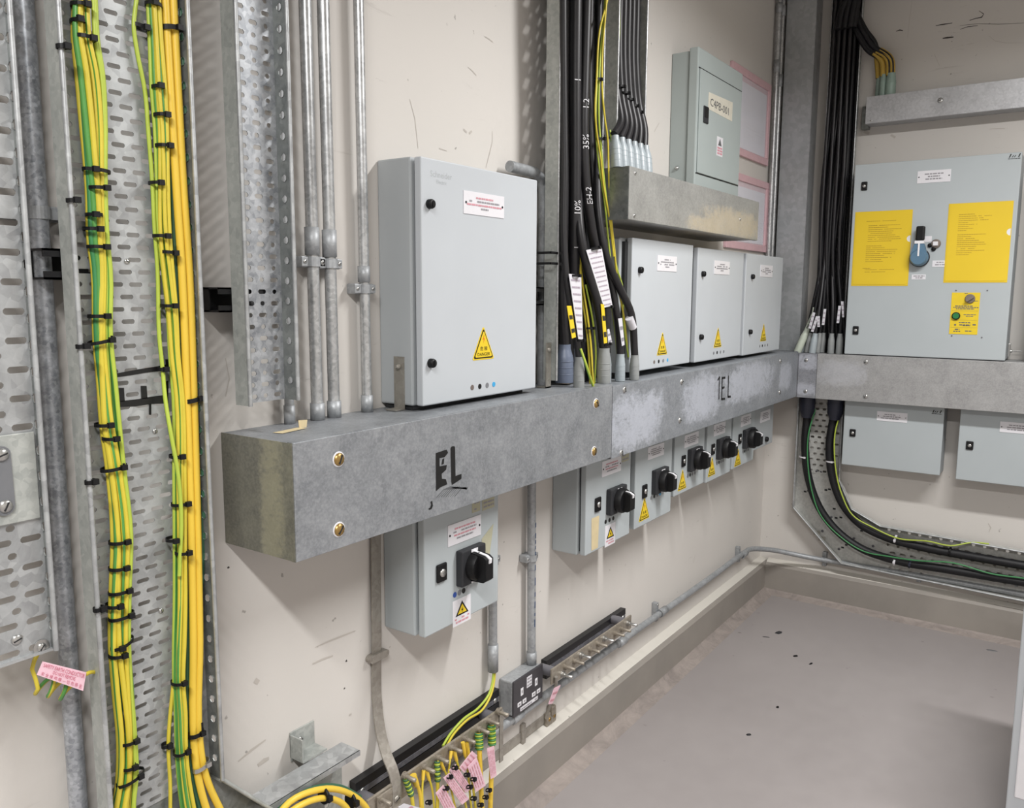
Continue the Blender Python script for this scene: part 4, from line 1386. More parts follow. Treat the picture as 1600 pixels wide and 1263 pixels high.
# coiled earth wire and its tag under the leftmost tray
coil = []
pc = [(0.4978, 0.0500, 0.8757), (0.5057, 0.0600, 0.8523), (0.5385, 0.0750, 0.8339)]
for i in range(64):
    t = i / 63
    a = 5.4 * math.pi * t + 2.4
    c0 = Vector((0.5039, 0.0600, 0.8511)).lerp(Vector((0.5424, 0.0700, 0.8270)), t)
    coil.append((c0.x + 0.006 * math.cos(a), c0.y + 0.012 * math.sin(a), c0.z + 0.012 * math.sin(a + 0.9)))
pts = [(0.5003, 0.0750, 0.9025), (0.4973, 0.0600, 0.8759)] + coil + [(0.5505, 0.0850, 0.8508), (0.5615, 0.0850, 0.8531), (0.5721, 0.0800, 0.8476), (0.5833, 0.0740, 0.8405)]
cable('earth_wire', 'coiled green and yellow wire hanging under the leftmost tray', pts, 0.0028, YG, per=2, stripe=S3)


def tagplate(name, label, corners, group=None, mat='pink', lines=3, th=0.0012, ink='red_print', F=L, words=None, cat='tag', hole=False):
    """a thin printed tag: corners run top left, top right, bottom right, bottom left"""
    c = [Vector(p) for p in corners]
    n = (c[1] - c[0]).cross(c[3] - c[0]).normalized()
    if n.y > 0:
        n = -n
    # n points to the wall in wall coordinates; front is +d
    f = -n
    mb = MB(F)
    vs = [tuple(p) for p in c] + [tuple(p - f * th) for p in c]
    mb.add(vs, [(0, 1, 2, 3), (4, 5, 6, 7), (0, 1, 5, 4), (1, 2, 6, 5), (2, 3, 7, 6), (3, 0, 4, 7)])
    ob = mb.build(name, [mat])
    tag(ob, label, cat, group)
    pr = MB(F)

    def at(s, t):
        return tuple(c[0].lerp(c[1], s).lerp(c[3].lerp(c[2], s), t) + f * 0.0008)
    if words:
        for body, s0, s1, t1, t0 in words:
            vsx, fsx, w = text_polys(body, 1.0)
            h = max(y for x, y in vsx)
            lo = min(y for x, y in vsx)
            pr.add([at(s0 + (s1 - s0) * x / w, t1 + (t0 - t1) * (y - lo) / (h - lo)) for x, y in vsx], fsx)
    else:
        for i in range(lines):
            t = (i + 0.7) / (lines + 0.4)
            s = 0.1
            while s < 0.88:
                e = min(0.9, s + R.uniform(0.06, 0.2))
                q = [at(s, t), at(e, t), at(e, t + 0.26 / lines), at(s, t + 0.26 / lines)]
                pr.add(q, [(0, 1, 2, 3)])
                s = e + 0.03
    if pr.v:
        pr.build('printed_text', [ink], ob)
    return ob


tagplate('pink_tag', 'pink earth tag reading DO NOT REMOVE on the coiled wire under the leftmost tray', [(0.4984, 0.0900, 0.8946), (0.5545, 0.0900, 0.8572), (0.5484, 0.0900, 0.8323), (0.4900, 0.0900, 0.8790)],
         words=[('SAFETY EARTH CONDUCTOR', 0.04, 0.97, 0.34, 0.10), ('DO NOT REMOVE', 0.28, 0.78, 0.62, 0.40), ('安 全 接 地 線 — 切 勿 移 去', 0.06, 0.95, 0.92, 0.68)], ink='tag_print')

# ------------------------------------------------------------------ conduit and trays behind the black cables
conduit('conduit', 'grey conduit behind the right side of the big enclosure, with a bend at its top', [(1.812, 0.030, ZTR), (1.812, 0.030, 1.62), (1.808, 0.030, 1.655), (1.795, 0.030, 1.675), (1.77, 0.030, 1.684), (1.66, 0.03, 1.686)], 0.0135,
        'conduit_dull', n=16)


def riser_tray(name, label, u0, u1, z0, db, dl, mat='tray_side'):
    t = thing(name, label, 'cable tray', ((u0 + u1) / 2, 0, z0), L)
    mb = MB(L)
    mb.slots(u0, u1, z0, ZT, db, 0.04, 0.03, [[0.022]], 0.008, 0.0014, (0.0, 0.5))
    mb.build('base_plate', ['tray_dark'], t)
    for u in (u0, u1):
        fl = MB(L)
        fl.box(u - 0.0012, u + 0.0012, db - 0.002, dl, z0, ZT)
        fl.build('flange', [mat], t)
        lp = MB(L)
        lp.tube([(u, dl, z0), (u, dl, ZT)], 0.0030, 8)
        lp.build('rolled_lip', ['conduit'], t)
    return t


t4 = riser_tray('cable_riser_tray', 'upright cable tray full of black cables, right of the big enclosure', 1.771, 1.988, 1.165, 0.063, 0.1)
strut_bracket(t4, 1.72, 1.80, 1.355, 1.40, 0.06)
mb = MB(L)
mb.box(1.742, 1.764, 0.085, 0.088, ZTR + 0.001, 1.262)
mb.box(1.742, 1.764, 0.06, 0.088, ZTR + 0.001, ZTR + 0.004)
mb.lathe((1.753, 0.088, 1.245), (0, 1, 0), [(0, 0.007), (0.004, 0.006), (0.006, 0.003)], 10)
mb.build('foot_bracket', ['bracket'], t4)
for z in (1.484, 1.458):
    mb = MB(L)
    mb.box(1.735, 1.80, 0.1005, 0.102, z - 0.003, z + 0.003)
    mb.box(1.735, 1.737, 0.03, 0.102, z - 0.003, z + 0.003)
    tag(mb.build('tray_strap', ['black']), 'black strap across the riser tray flange, %s of two' % ('upper' if z > 1.47 else 'lower'), 'strap', 'straps on the riser tray')
riser_tray('cable_riser_tray', 'second upright tray ending above the upper trunking, with grey shrouded black cables', 2.066, 2.236, 1.812, 0.060, 0.1)


def gland(F, label, p, h, r, mat, group, cat='cable gland', lean=(0, 0), ring=None, neck=0.62, name='gland_shroud'):
    """pvc cable shroud: straight skirt, sloping shoulder and a narrow neck"""
    mb = MB(F)
    ax = Vector((lean[0], lean[1], 1))
    mb.lathe(p, ax, [(0, r * 0.97), (h * 0.04, r), (h * 0.62, r * 0.97), (h * 0.70, r * 0.9), (h * 0.84, r * (neck + 0.06)), (h * 0.9, r * neck), (h, r * neck)], 16)
    ob = mb.build(name, [mat])
    tag(ob, label, cat, group)
    if ring:
        mr = MB(F)
        q = Vector(p)
        mr.lathe((q.x, q.y, q.z - 0.001), (0, 0, 1), [(0, r * 0.85), (0.008, r * 0.85)], 6)
        mr.build('brass_gland_nut', [ring], ob)
    mr = MB(F)
    for k in (0.22, 0.4, 0.56):
        a = Vector(p) + ax.normalized() * h * k
        mr.lathe(tuple(a), ax, [(-0.0008, r * 0.99), (0, r * 1.025), (0.0008, r * 0.99)], 16)
    mr.build('moulded_ring', [mat], ob)
    return ob


gG = 'shrouds on the trunking right of the big enclosure'
gland(L, 'slate blue ribbed shroud with a brass nut, nearest the big enclosure', (1.845, 0.078, ZTR + 0.006), 0.100, 0.0245, 'shroud_blue', gG, ring='brass', neck=0.66)
gland(L, 'second slate blue shroud half behind the first', (1.910, 0.062, ZTR + 0.002), 0.100, 0.022, 'shroud_blue', gG, neck=0.66)
gland(L, 'narrow stone grey shroud in front of the two blue ones', (1.815, 0.140, ZTR), 0.078, 0.0145, 'shroud', gG, neck=0.72)
gland(L, 'wide grey shroud at the joint of the two trunkings', (1.942, 0.142, ZTR), 0.094, 0.0185, 'shroud', gG, neck=0.8)
gland(L, 'pale shroud tucked behind the wide grey one', (1.985, 0.125, 1.143), 0.086, 0.0155, 'shroud_pale', gG, neck=0.72)
gland(L, 'light grey shroud third from the right-hand enclosure row', (2.050, 0.135, 1.143), 0.076, 0.0145, 'shroud_pale', gG, neck=0.78)
gland(L, 'stone grey shroud in front of the left enclosure of the row', (2.108, 0.150, 1.143), 0.070, 0.0140, 'shroud', gG, neck=0.8)

cg = 'black cables in the riser tray'
bk = ['cable']
bd = ['cable_dark']
cable('black_cable', 'thick black cable dropping into the first slate blue shroud', top([(1.8282, 0.0820, 2.0993), (1.8280, 0.0820, 1.8728), (1.8245, 0.0840, 1.6390), (1.8192, 0.0840, 1.4795), (1.8221, 0.0820, 1.3663), (1.845, 0.078, 1.245)]), 0.0135, bk, cg, 12)
cable('black_cable', 'thick black cable with a white handwritten mark, second from the left in the first riser', top([(1.8308, 0.1060, 2.0956), (1.8330, 0.1060, 1.9163), (1.8388, 0.1060, 1.7174), (1.8446, 0.1040, 1.5283), (1.8587, 0.0940, 1.3992), (1.910, 0.068, 1.245)]), 0.0150, bk, cg, 12)
cable('black_cable', 'thinner black cable running down to the narrow stone grey shroud', top([(1.7682, 0.1080, 2.0779), (1.7762, 0.1080, 1.8746), (1.7772, 0.1120, 1.6936), (1.7732, 0.1150, 1.5394), (1.7786, 0.1250, 1.3986), (1.8020, 0.1350, 1.3028), (1.815, 0.140, 1.215)]), 0.0088, bk, cg, 10)
k4 = top([(1.8732, 0.1120, 2.1062), (1.8658, 0.1140, 1.9373), (1.8605, 0.1160, 1.7974), (1.8705, 0.1160, 1.6891), (1.9009, 0.1180, 1.5636), (1.9495, 0.1180, 1.4504), (1.9817, 0.1220, 1.3488), (1.985, 0.125, 1.225)])
cable('black_cable', 'thick black cable carrying white handwriting reading 35% and EH-2', k4, 0.0128, bk, cg, 12)
cable('black_cable', 'black cable bending right into the wide grey shroud', top([(1.8961, 0.0820, 2.1181), (1.8942, 0.0850, 1.8061), (1.8640, 0.1000, 1.6419), (1.8425, 0.1220, 1.5356), (1.8656, 0.1350, 1.4350), (1.9029, 0.1420, 1.3582), (1.942, 0.142, 1.235)]), 0.0118, bk, cg, 12)
cable('black_cable', 'black cable sweeping furthest right to the shroud before the enclosure row', top([(1.9842, 0.0840, 2.1420), (1.9794, 0.0880, 1.9007), (1.9613, 0.1000, 1.7175), (1.9408, 0.1200, 1.5828), (1.9558, 0.1350, 1.4838), (2.0167, 0.1450, 1.4004), (2.0790, 0.1500, 1.3304), (2.108, 0.150, 1.212)]), 0.0105, bk, cg, 12)
cable('black_cable', 'black cable dropping steeply into the light grey shroud', top([(1.9481, 0.0780, 2.1332), (1.9511, 0.0800, 1.8481), (1.9597, 0.0900, 1.6852), (1.9747, 0.1100, 1.5356), (2.0022, 0.1250, 1.4175), (2.0351, 0.1340, 1.2959), (2.050, 0.135, 1.215)]), 0.0105, bk, cg, 12)
for i, px in enumerate((0, 1, 2)):
    uu = (1.862, 1.925, 1.958)[i]
    cable('black_cable', '%s dark cable from the left at the back of the first riser tray' % ORD[i], [(uu, 0.0735, ZT), (uu, 0.0735, 2.1), (uu - 0.008, 0.0735, 1.6), (uu + 0.01, 0.0745, 1.35), (uu + 0.02, 0.075, ZTR + 0.002 - (0.004 if uu > 1.9 else 0))], 0.0105, bd, 'dark cables at the back of the riser tray', 10)


def wrap_write(label, body, pts, z0, size, r, F=L):
    """white pen on a cable, reading upwards round its curved face"""
    vs, fs, w = text_polys(body, size)
    P = spline(pts, 6)
    mb = MB(F)
    out = []
    hm = max(y for x, y in vs)
    for x, y in vs:
        z = z0 + x
        # centre of the cable at this height
        c = P[0]
        for a, b in zip(P[:-1], P[1:]):
            if (a.z - z) * (b.z - z) <= 0 and abs(a.z - b.z) > 1e-6:
                c = a.lerp(b, (z - a.z) / (b.z - a.z))
                break
        ang = (hm / 2 - y) / r - 0.62
        out.append((c.x + math.sin(ang) * (r + 0.0018), c.y + math.cos(ang) * (r + 0.0018), z))
    mb.add(out, fs, 0)
    return mb


kc = [o for o in bpy.data.objects if o.name.startswith('black_cable') and 'handwriting reading' in o.get('label', '')][0]
k2c = [o for o in bpy.data.objects if o.name.startswith('black_cable') and 'second from the left in the first riser' in o.get('label', '')][0]
WORLD[kc.name] = kc.location.copy()
WORLD[k2c.name] = k2c.location.copy()
P4 = spline(k4, 5)
for body, z, s_ in (('EH-2', 1.612, 0.021), ('35%', 1.745, 0.022), ('1.2', 1.845, 0.021)):
    wrap_write('', body, P4, z, s_, 0.0128).build('white_handwriting', ['white'], kc)
k2p = spline(top([(1.8308, 0.1060, 2.0956), (1.8330, 0.1060, 1.9163), (1.8388, 0.1060, 1.7174), (1.8446, 0.1040, 1.5283), (1.8587, 0.0940, 1.3992), (1.910, 0.068, 1.245)]), 5)
for body, z, s_ in (('10%', 1.585, 0.022), ('1', 1.905, 0.022), ('L', 1.50, 0.02)):
    wrap_write('', body, k2p, z, s_, 0.0150).build('white_handwriting', ['white'], k2c)

eg = 'thin earth wires among the black cables'
el = '%s thin striped earth wire from the left before the first riser tray cables'
for i, pts in enumerate((
        [(1.9779, 0.1120, 2.1351), (1.9334, 0.1160, 2.0496), (1.9178, 0.1180, 1.9260), (1.9109, 0.1200, 1.8366), (1.9228, 0.1200, 1.7863), (1.9416, 0.1200, 1.7392), (1.9581, 0.1220, 1.6663), (1.9877, 0.1250, 1.5861), (2.0118, 0.1280, 1.4844)],
        [(1.9750, 0.1080, 2.1350), (1.9513, 0.1120, 2.0344), (1.9368, 0.1150, 1.9208), (1.9369, 0.1170, 1.8255), (1.9518, 0.1180, 1.7473), (1.9729, 0.1200, 1.6515), (2.0017, 0.1240, 1.5535), (2.0317, 0.1280, 1.4524), (2.0601, 0.1300, 1.4078), (2.0724, 0.1300, 1.3124), (2.1051, 0.1320, 1.2068)],
        [(1.9645, 0.1160, 2.1151), (1.9457, 0.1180, 1.9852), (1.9453, 0.1200, 1.9060), (1.9599, 0.1210, 1.8369), (1.9756, 0.1210, 1.7942), (1.9847, 0.1220, 1.7021), (1.9922, 0.1260, 1.6031), (2.0109, 0.1300, 1.5030), (2.0378, 0.1300, 1.4006), (2.0677, 0.1320, 1.3303), (2.0955, 0.1320, 1.2400)],
        [(1.9731, 0.1060, 2.1036), (1.9378, 0.1100, 1.9532), (1.9278, 0.1130, 1.8085), (1.9448, 0.1150, 1.7142), (1.9702, 0.1180, 1.6349), (1.9901, 0.1210, 1.5361), (2.0068, 0.1260, 1.4347), (2.0361, 0.1260, 1.2780), (2.0558, 0.1260, 1.1790)])):
    cable('earth_wire', el % ('second', 'fourth', 'third', 'first')[i], top(pts) if pts[0][2] > 2.0 else pts, 0.0026, LG if i % 2 else YG, eg, 8, 5, S3)
eg = 'earth wires behind the white cable tags'
el = '%s thin wire from the left among those dropping behind the white tags to the trunking'
for i, pts in enumerate((
        [(1.8616, 0.1000, 1.5052), (1.8626, 0.1100, 1.4482), (1.8742, 0.1200, 1.3664), (1.8957, 0.1250, 1.2663), (1.9038, 0.1300, 1.1731), (1.9121, 0.1300, 1.1348)],
        [(1.8674, 0.1000, 1.5298), (1.8767, 0.1100, 1.4158), (1.8926, 0.1200, 1.3164), (1.9077, 0.1250, 1.2150), (1.9100, 0.1250, 1.1501)],
        [(1.8676, 0.0950, 1.4812), (1.8783, 0.1100, 1.3663), (1.8957, 0.1150, 1.2827), (1.9037, 0.1200, 1.1895), (1.9087, 0.1200, 1.1464)],
        [(1.8762, 0.1200, 1.4075), (1.9075, 0.1250, 1.3162), (1.9279, 0.1250, 1.2308), (1.9241, 0.1250, 1.1454)],
        [(2.0593, 0.1000, 1.3477), (2.0580, 0.1100, 1.2945), (2.0669, 0.1150, 1.2263), (2.0759, 0.1200, 1.1591)])):
    cable('earth_wire', el % ('third', 'second', 'first', 'fourth', 'fifth')[i], pts, 0.0026, YG if i < 3 else LG, eg, 8, 5, S3)
cable('earth_wire', 'short striped wire crossing down in front of the narrow stone grey shroud', [(1.8036, 0.1500, 1.2469), (1.8098, 0.1600, 1.2146), (1.8339, 0.1620, 1.1722), (1.8549, 0.1600, 1.1471)], 0.0035, LG, None, 8, 4, S4)

gt = 'white printed tags on the black cables'
tagplate('cable_tag', 'narrow white printed tag hanging left, above the narrow stone grey shroud', [(1.7507, 0.1450, 1.4324), (1.8096, 0.1450, 1.4305), (1.8157, 0.1500, 1.2689), (1.7933, 0.1500, 1.2715)], gt, 'tagwhite', 9, ink='faint_print')
tagplate('cable_tag', 'large white printed tag tied across the black cables', [(1.8331, 0.1450, 1.4931), (1.9123, 0.1450, 1.5047), (1.9691, 0.1500, 1.3527), (1.9233, 0.1500, 1.3481)], gt, 'tagwhite', 12, ink='faint_print')
tagplate('cable_tag', 'small white tag on the steep cable above the light grey shroud', [(2.0036, 0.1500, 1.3179), (2.0259, 0.1500, 1.3192), (2.0447, 0.1500, 1.2449), (2.0296, 0.1500, 1.2422)], gt, 'tagwhite', 2, ink='grey_print')
tagplate('cable_tag', 'white tag tip below the large white tag', [(1.9340, 0.1550, 1.2910), (1.9445, 0.1550, 1.2924), (1.9642, 0.1550, 1.2524), (1.9429, 0.1550, 1.2484)], gt, 'tagwhite', 2, ink='grey_print')
gy = 'yellow cable markers on the black cables'
tagplate('cable_marker', 'yellow marker strip left of the narrow white tag', [(1.7486, 0.1420, 1.3547), (1.7700, 0.1420, 1.3545), (1.7839, 0.1480, 1.2766), (1.7653, 0.1480, 1.2742)], gy, 'yellow', 2, ink='black_base')
tagplate('cable_marker', 'yellow marker strip under the large white tag', [(1.8965, 0.1550, 1.3584), (1.9138, 0.1550, 1.3566), (1.9299, 0.1580, 1.2559), (1.9124, 0.1580, 1.2550)], gy, 'yellow', 2, ink='black_base')
mb = MB(L)
mb.tube([(2.0679, 0.1500, 1.3183), (2.0918, 0.1505, 1.2910)], 0.0115, 12)
tag(mb.build('cable_sleeve', ['tagwhite']), 'white sleeve on the cable sweeping furthest right', 'cable sleeve')
for (p, w, lb, tl_) in (((1.9298, 0.1150, 1.9288), 7, 'black tie on the thin earth wires, upper', 0), ((1.9435, 0.1180, 1.7832), 11, 'black tie with a tail on the thin earth wires above the upper trunking', .1), ((1.8787, 0.1450, 1.4999), 13, 'black tie at the top edge of the large white tag', .2),
                        ((1.9480, 0.1480, 1.3495), 9, 'black tie at the bottom edge of the large white tag', .2), ((1.7814, 0.1450, 1.4284), 10, 'black tie at the top edge of the narrow white tag', 0), ((1.8859, 0.1300, 1.2952), 8, 'black tie round the wires between the two white tags', 0),
                        ((1.9413, 0.1500, 1.2516), 8, 'black tie just above the pale shroud', .2), ((1.8029, 0.1500, 1.2679), 6, 'black tie at the foot of the narrow white tag', 0)):
    tie(L, lb, None, p[0], p[1], p[2], w / 640.0, 0.007, tl_, 0.0028, 1, 0.01 if 'tail' in lb else 0)

# second riser: six black cables fanning into pale shrouds on the upper trunking
for i in range(6):
    xt = 972 + i * 6.4
    xm = 970 + i * 7.6
    xs = 973 + i * 8.4
    b = Vector((2.0765, 0.1200, 1.7776)).lerp(Vector((2.2364, 0.1200, 1.7751)), i / 5)
    bu = 2.005 + i * 0.0365
    p_top = (bu + 0.012, 0.118, 1.805 - i * 0.004)
    cable('black_cable', '%s black cable from the left in the second riser tray' % ORD[i], [(2.085 + i * 0.0255, 0.078, ZT), (2.085 + i * 0.0255, 0.078, 2.2), (2.084 + i * 0.0258, 0.082, 2.0), (2.084 + i * 0.0268, 0.090, 1.92), (2.074 + i * 0.0290, 0.108, 1.85), p_top], 0.0105, bk, 'cables in the second riser tray', 10)
    gland(L, '%s from the left of six pale shrouds in a tight row on the upper trunking' % ORD[i], (bu, 0.135, 1.7145), 0.088, 0.0168, 'shroud_pale', 'pale shrouds on the upper trunking', lean=(0.13, -0.15))
for i in range(5):
    p = (2.088 + i * 0.028, 0.094, 1.945 - i * 0.012)
    tie(L, '%s black tie from the left on the second riser tray cables' % ORD[i], 'ties in the second riser tray', p[0], p[1], p[2], 0.0125, 0.0125, 0, 0.0026)
cable('earth_wire', 'thin striped wire at the top of the second riser tray', [(2.078, 0.094, ZT), (2.078, 0.094, 2.15), (2.076, 0.095, 2.06), (2.070, 0.090, 2.0)], 0.0028, LG, None, 8, 4, S3)
for i in range(2):
    cable('earth_wire', '%s short striped wire beside the foot of the second riser tray' % ('left', 'right')[i], [(2.018 + i * 0.016, 0.105, 1.818), (2.014 + i * 0.016, 0.115, 1.775), (2.012 + i * 0.018, 0.12, 1.716)], 0.0030, LG, 'short striped wires beside the second riser tray', 8, 4, S4)

# ------------------------------------------------------------------ lower left wall: tape, earth bars, socket, conduits
t = thing('earth_tape', 'flat metal tape running down the wall from the first trunking to the lower earth bar', 'earth tape', (1.212, 0, 0.3), L)
mb = MB(L)
path = [(1.212, 0.006, 0.953), (1.208, 0.006, 0.66), (1.2085, 0.006, 0.48), (1.207, 0.014, 0.445), (1.200, 0.036, 0.405), (1.197, 0.058, 0.375), (1.196, 0.068, 0.345), (1.194, 0.069, 0.300)]
path = spline(path, 4)
w = 0.0135
vs, fs = [], []
for p in path:
    vs += [(p.x - w, p.y, p.z), (p.x + w, p.y, p.z), (p.x + w, p.y + 0.003, p.z + 0.001), (p.x - w, p.y + 0.003, p.z + 0.001)]
for i in range(len(path) - 1):
    for q in range(4):
        fs.append((i * 4 + q, i * 4 + (q + 1) % 4, i * 4 + 4 + (q + 1) % 4, i * 4 + 4 + q))
mb.add(vs, fs)
mb.build('strip', ['copper_tin'], t)
mb = MB(L)
cap = [(1.2095 + (0.020 if math.cos(a) > 0 else -0.020) + 0.0085 * math.cos(a), 0.615 + 0.0085 * math.sin(a)) for a in [i * math.pi / 8 + 0.01 for i in range(16)]]
mb.prism(cap, 0.0, 0.015)
mb.build('tape_saddle', ['copper_tin'], t)


def earth_bar(name, label, us0, us1, zs0, zs1, ub0, ub1, zb0, zb1, d, bolts, shiny=()):
    t = thing(name, label, 'earth bar', ((ub0 + ub1) / 2, 0, zb0), L)
    h = zs1 - zs0
    mb = MB(L)
    mb.box(us0, us1, 0.0, 0.006, zs0, zs1, 0)
    mb.box(us0, us1, 0.006, 0.018, zs1 - 0.36 * h, zs1, 0)
    mb.box(us0, us1, 0.006, 0.018, zs0, zs0 + 0.36 * h, 0)
    mb.build('strut_channel', ['blackpaint'], t)
    mb = MB(L)
    mb.box(us0 + 0.002, us1 - 0.002, 0.006, 0.0185, zs0 + 0.40 * h, zs0 + 0.64 * h, 0, 0.001)
    mb.build('channel_slot', ['strut_lit'], t)
    for u in (us0 + 0.018, us1 - 0.018):
        screw(t, L, u, 0.0185, zs0 + 0.54 * h, 0.007, 'steel', 0.6)
    mb = MB(L)
    mb.box(ub0, ub1, d - 0.003, d + 0.003, zb0, zb1, 0, 0.0015)
    bar = mb.build('bar', ['bar_tin'], t)
    for u in (ub0 + 0.03, ub1 - 0.02):
        mb = MB(L)
        mb.lathe((u, 0.016, (zb0 + zb1) / 2), (0, 1, 0), [(0, 0.013), (0.008, 0.0145), (d - 0.016 - 0.011, 0.0145), (d - 0.019, 0.013)], 16)
        mb.build('insulator', ['insul'], t)
    for q_, (u, z) in enumerate(bolts):
        mb = MB(L)
        mb.lathe((u, d + 0.003, z), (0, 1, 0), [(0, 0.0095), (0.0015, 0.0095)], 12)
        mb.lathe((u, d + 0.0045, z), (0, 1, 0), [(0, 0.0078), (0.007, 0.0078)], 6)
        mb.lathe((u, d + 0.0115, z), (0, 1, 0), [(0, 0.0046), (0.024, 0.0046), (0.025, 0.003)], 8)
        mb.build('bolt', ['steel' if u in shiny else 'bar_tin'], t)
    return t


dA = 0.066
boltsA = [(q[0], q[2]) for q in ((1.1437, 0.0690, 0.3446), (1.2201, 0.0690, 0.3572), (1.2823, 0.0690, 0.3454), (1.3304, 0.0690, 0.3446), (1.3783, 0.0690, 0.3466), (1.4282, 0.0690, 0.3454), (1.4829, 0.0690, 0.3446), (1.5242, 0.0690, 0.3475), (1.5615, 0.0690, 0.3546))]
ba = earth_bar('earth_bar', 'lower earth bar on black strut, crowded with yellow wires and pink tags', 1.128, 1.640, 0.312, 0.367, 1.112, 1.585, 0.306, 0.356, dA, boltsA)
screw(ba, L, 1.194, 0.0725, 0.318, 0.008, 'bracket', 0.4)
mb = MB(L)
mb.box(1.135, 1.180, 0.070, 0.074, 0.318, 0.352, 0, 0.001)
mb.build('link_plate', ['bar_tin'], ba)
mb = MB(L)
mb.box(1.568, 1.583, 0.0695, 0.0725, 0.215, 0.350)
mb.build('tape_tail', ['copper_tin'], ba)
dB = 0.072
boltsB = [(q[0], q[2]) for q in ((1.8604, 0.0760, 0.3362), (1.8736, 0.0760, 0.3536), (1.9224, 0.0760, 0.3520), (1.9619, 0.0760, 0.3545), (2.0138, 0.0760, 0.3529), (2.0598, 0.0760, 0.3540), (2.0991, 0.0760, 0.3560), (2.1689, 0.0760, 0.3478), (2.2112, 0.0760, 0.3477), (2.2545, 0.0760, 0.3519))]
bb = earth_bar('earth_bar', 'second earth bar with bare bolts, on black strut right of the twin socket', 1.868, 2.352, 0.302, 0.356, 1.806, 2.282, 0.326, 0.370, dB, boltsB, (boltsB[0][0], boltsB[3][0], boltsB[6][0], boltsB[9][0]))

# twin socket box
t = thing('socket_outlet', 'twin socket on a grey metal box with a dark front plate, below a conduit', 'socket outlet', (1.732, 0, 0.288), L)
mb = MB(L)
mb.box(1.664, 1.800, 0.0, 0.043, 0.287, 0.381, 0, 0.004)
mb.build('metal_box', ['conduit_dull'], t)
mb = MB(L)
mb.box(1.662, 1.802, 0.043, 0.049, 0.285, 0.384, 0, 0.0025)
fp = mb.build('front_plate', ['sock'], t)
for uc in (1.700, 1.768):
    for (a, b, c, e) in ((-0.006, 0.006, 0.333, 0.354), (-0.0205, -0.003, 0.307, 0.319), (0.003, 0.0205, 0.307, 0.319)):
        mb = MB(L)
        mb.box(uc + a, uc + b, 0.0488, 0.0496, c, e, 0, 0.0005)
        mb.box(uc + (a + b) / 2 - abs(b - a) * 0.22, uc + (a + b) / 2 + abs(b - a) * 0.22, 0.0496, 0.0498, c + (e - c) * 0.3, e - (e - c) * 0.3, 1)
        mb.build('pin_shutter', ['white', 'grey_print'], fp)
mb = MB(L)
mb.box(1.722, 1.746, 0.0488, 0.0496, 0.344, 0.374, 0)
lt = mb.build('paper_label', ['label'], fp)
mb = MB(L)
for i in range(3):
    print_line(mb, 1.724, 1.744, 0.0500, 0.348 + i * 0.009, 0.004, 0)
mb.build('printed_text', ['grey_print'], lt)
mb = MB(L)
mb.box(1.692, 1.776, 0.0488, 0.0496, 0.291, 0.301, 0)
lt = mb.build('paper_label', ['label'], fp)
mb = MB(L)
print_line(mb, 1.696, 1.772, 0.0500, 0.2935, 0.004, 0)
mb.build('printed_text', ['grey_print'], lt)

zs_ = 0.6834
c_ = conduit('conduit', 'printed conduit dropping from the first trunking to the twin socket', [(1.785, 0.022, 0.381), (1.778, 0.022, 0.953)], 0.0115, 'conduit_dull',
             coup=[((1.785, 0.022, 0.382), (1.785, 0.022, 0.416))], saddles=[(1.780, 0.024, zs_, 0.028)])
mb = MB(L)
r_ = 0.0117
z = 0.49
while z < 0.79:
    ln = R.uniform(0.008, 0.024)
    a0, a1 = -0.15, 0.22
    q = []
    for (a, zz) in ((a0, z), (a1, z), (a1, z + ln), (a0, z + ln)):
        q.append((1.7825 + math.sin(a) * r_, 0.022 + math.cos(a) * r_, zz))
    mb.add(q, [(0, 1, 2, 3)])
    z += ln + R.uniform(0.004, 0.02)
mb.build('printed_text', ['blue_print'], c_)
conduit('conduit', 'conduit behind the lone isolator, open at its foot with two striped wires coming out', [(1.610, 0.020, 0.430), (1.606, 0.020, 0.953)], 0.0112, 'conduit_dull',
        coup=[((1.610, 0.020, 0.428), (1.610, 0.020, 0.500))], saddles=[(1.608, 0.022, 0.72, 0.028)])
for i in range(2):
    o = i * 0.006
    cable('earth_wire', '%s of two striped wires from the open conduit to the lower earth bar' % ('left', 'right')[i], [(1.606 + o, 0.022, 0.45), (1.606 + o, 0.024, 0.42), (1.5875, 0.0280, 0.3857) if i == 0 else (1.5930, 0.0300, 0.3840), (1.5314, 0.0340, 0.3669) if i == 0 else (1.5472, 0.0360, 0.3574),
          (1.4677, 0.0360, 0.3655) if i == 0 else (1.4776, 0.0380, 0.3585), (1.4115, 0.0400, 0.3532) if i == 0 else (1.4186, 0.0420, 0.3474), (1.3736, 0.0500, 0.3456) if i == 0 else (1.3850, 0.0520, 0.3408)], 0.0030, YG if i else LG, 'wires from the open conduit', 8, 5, S3)

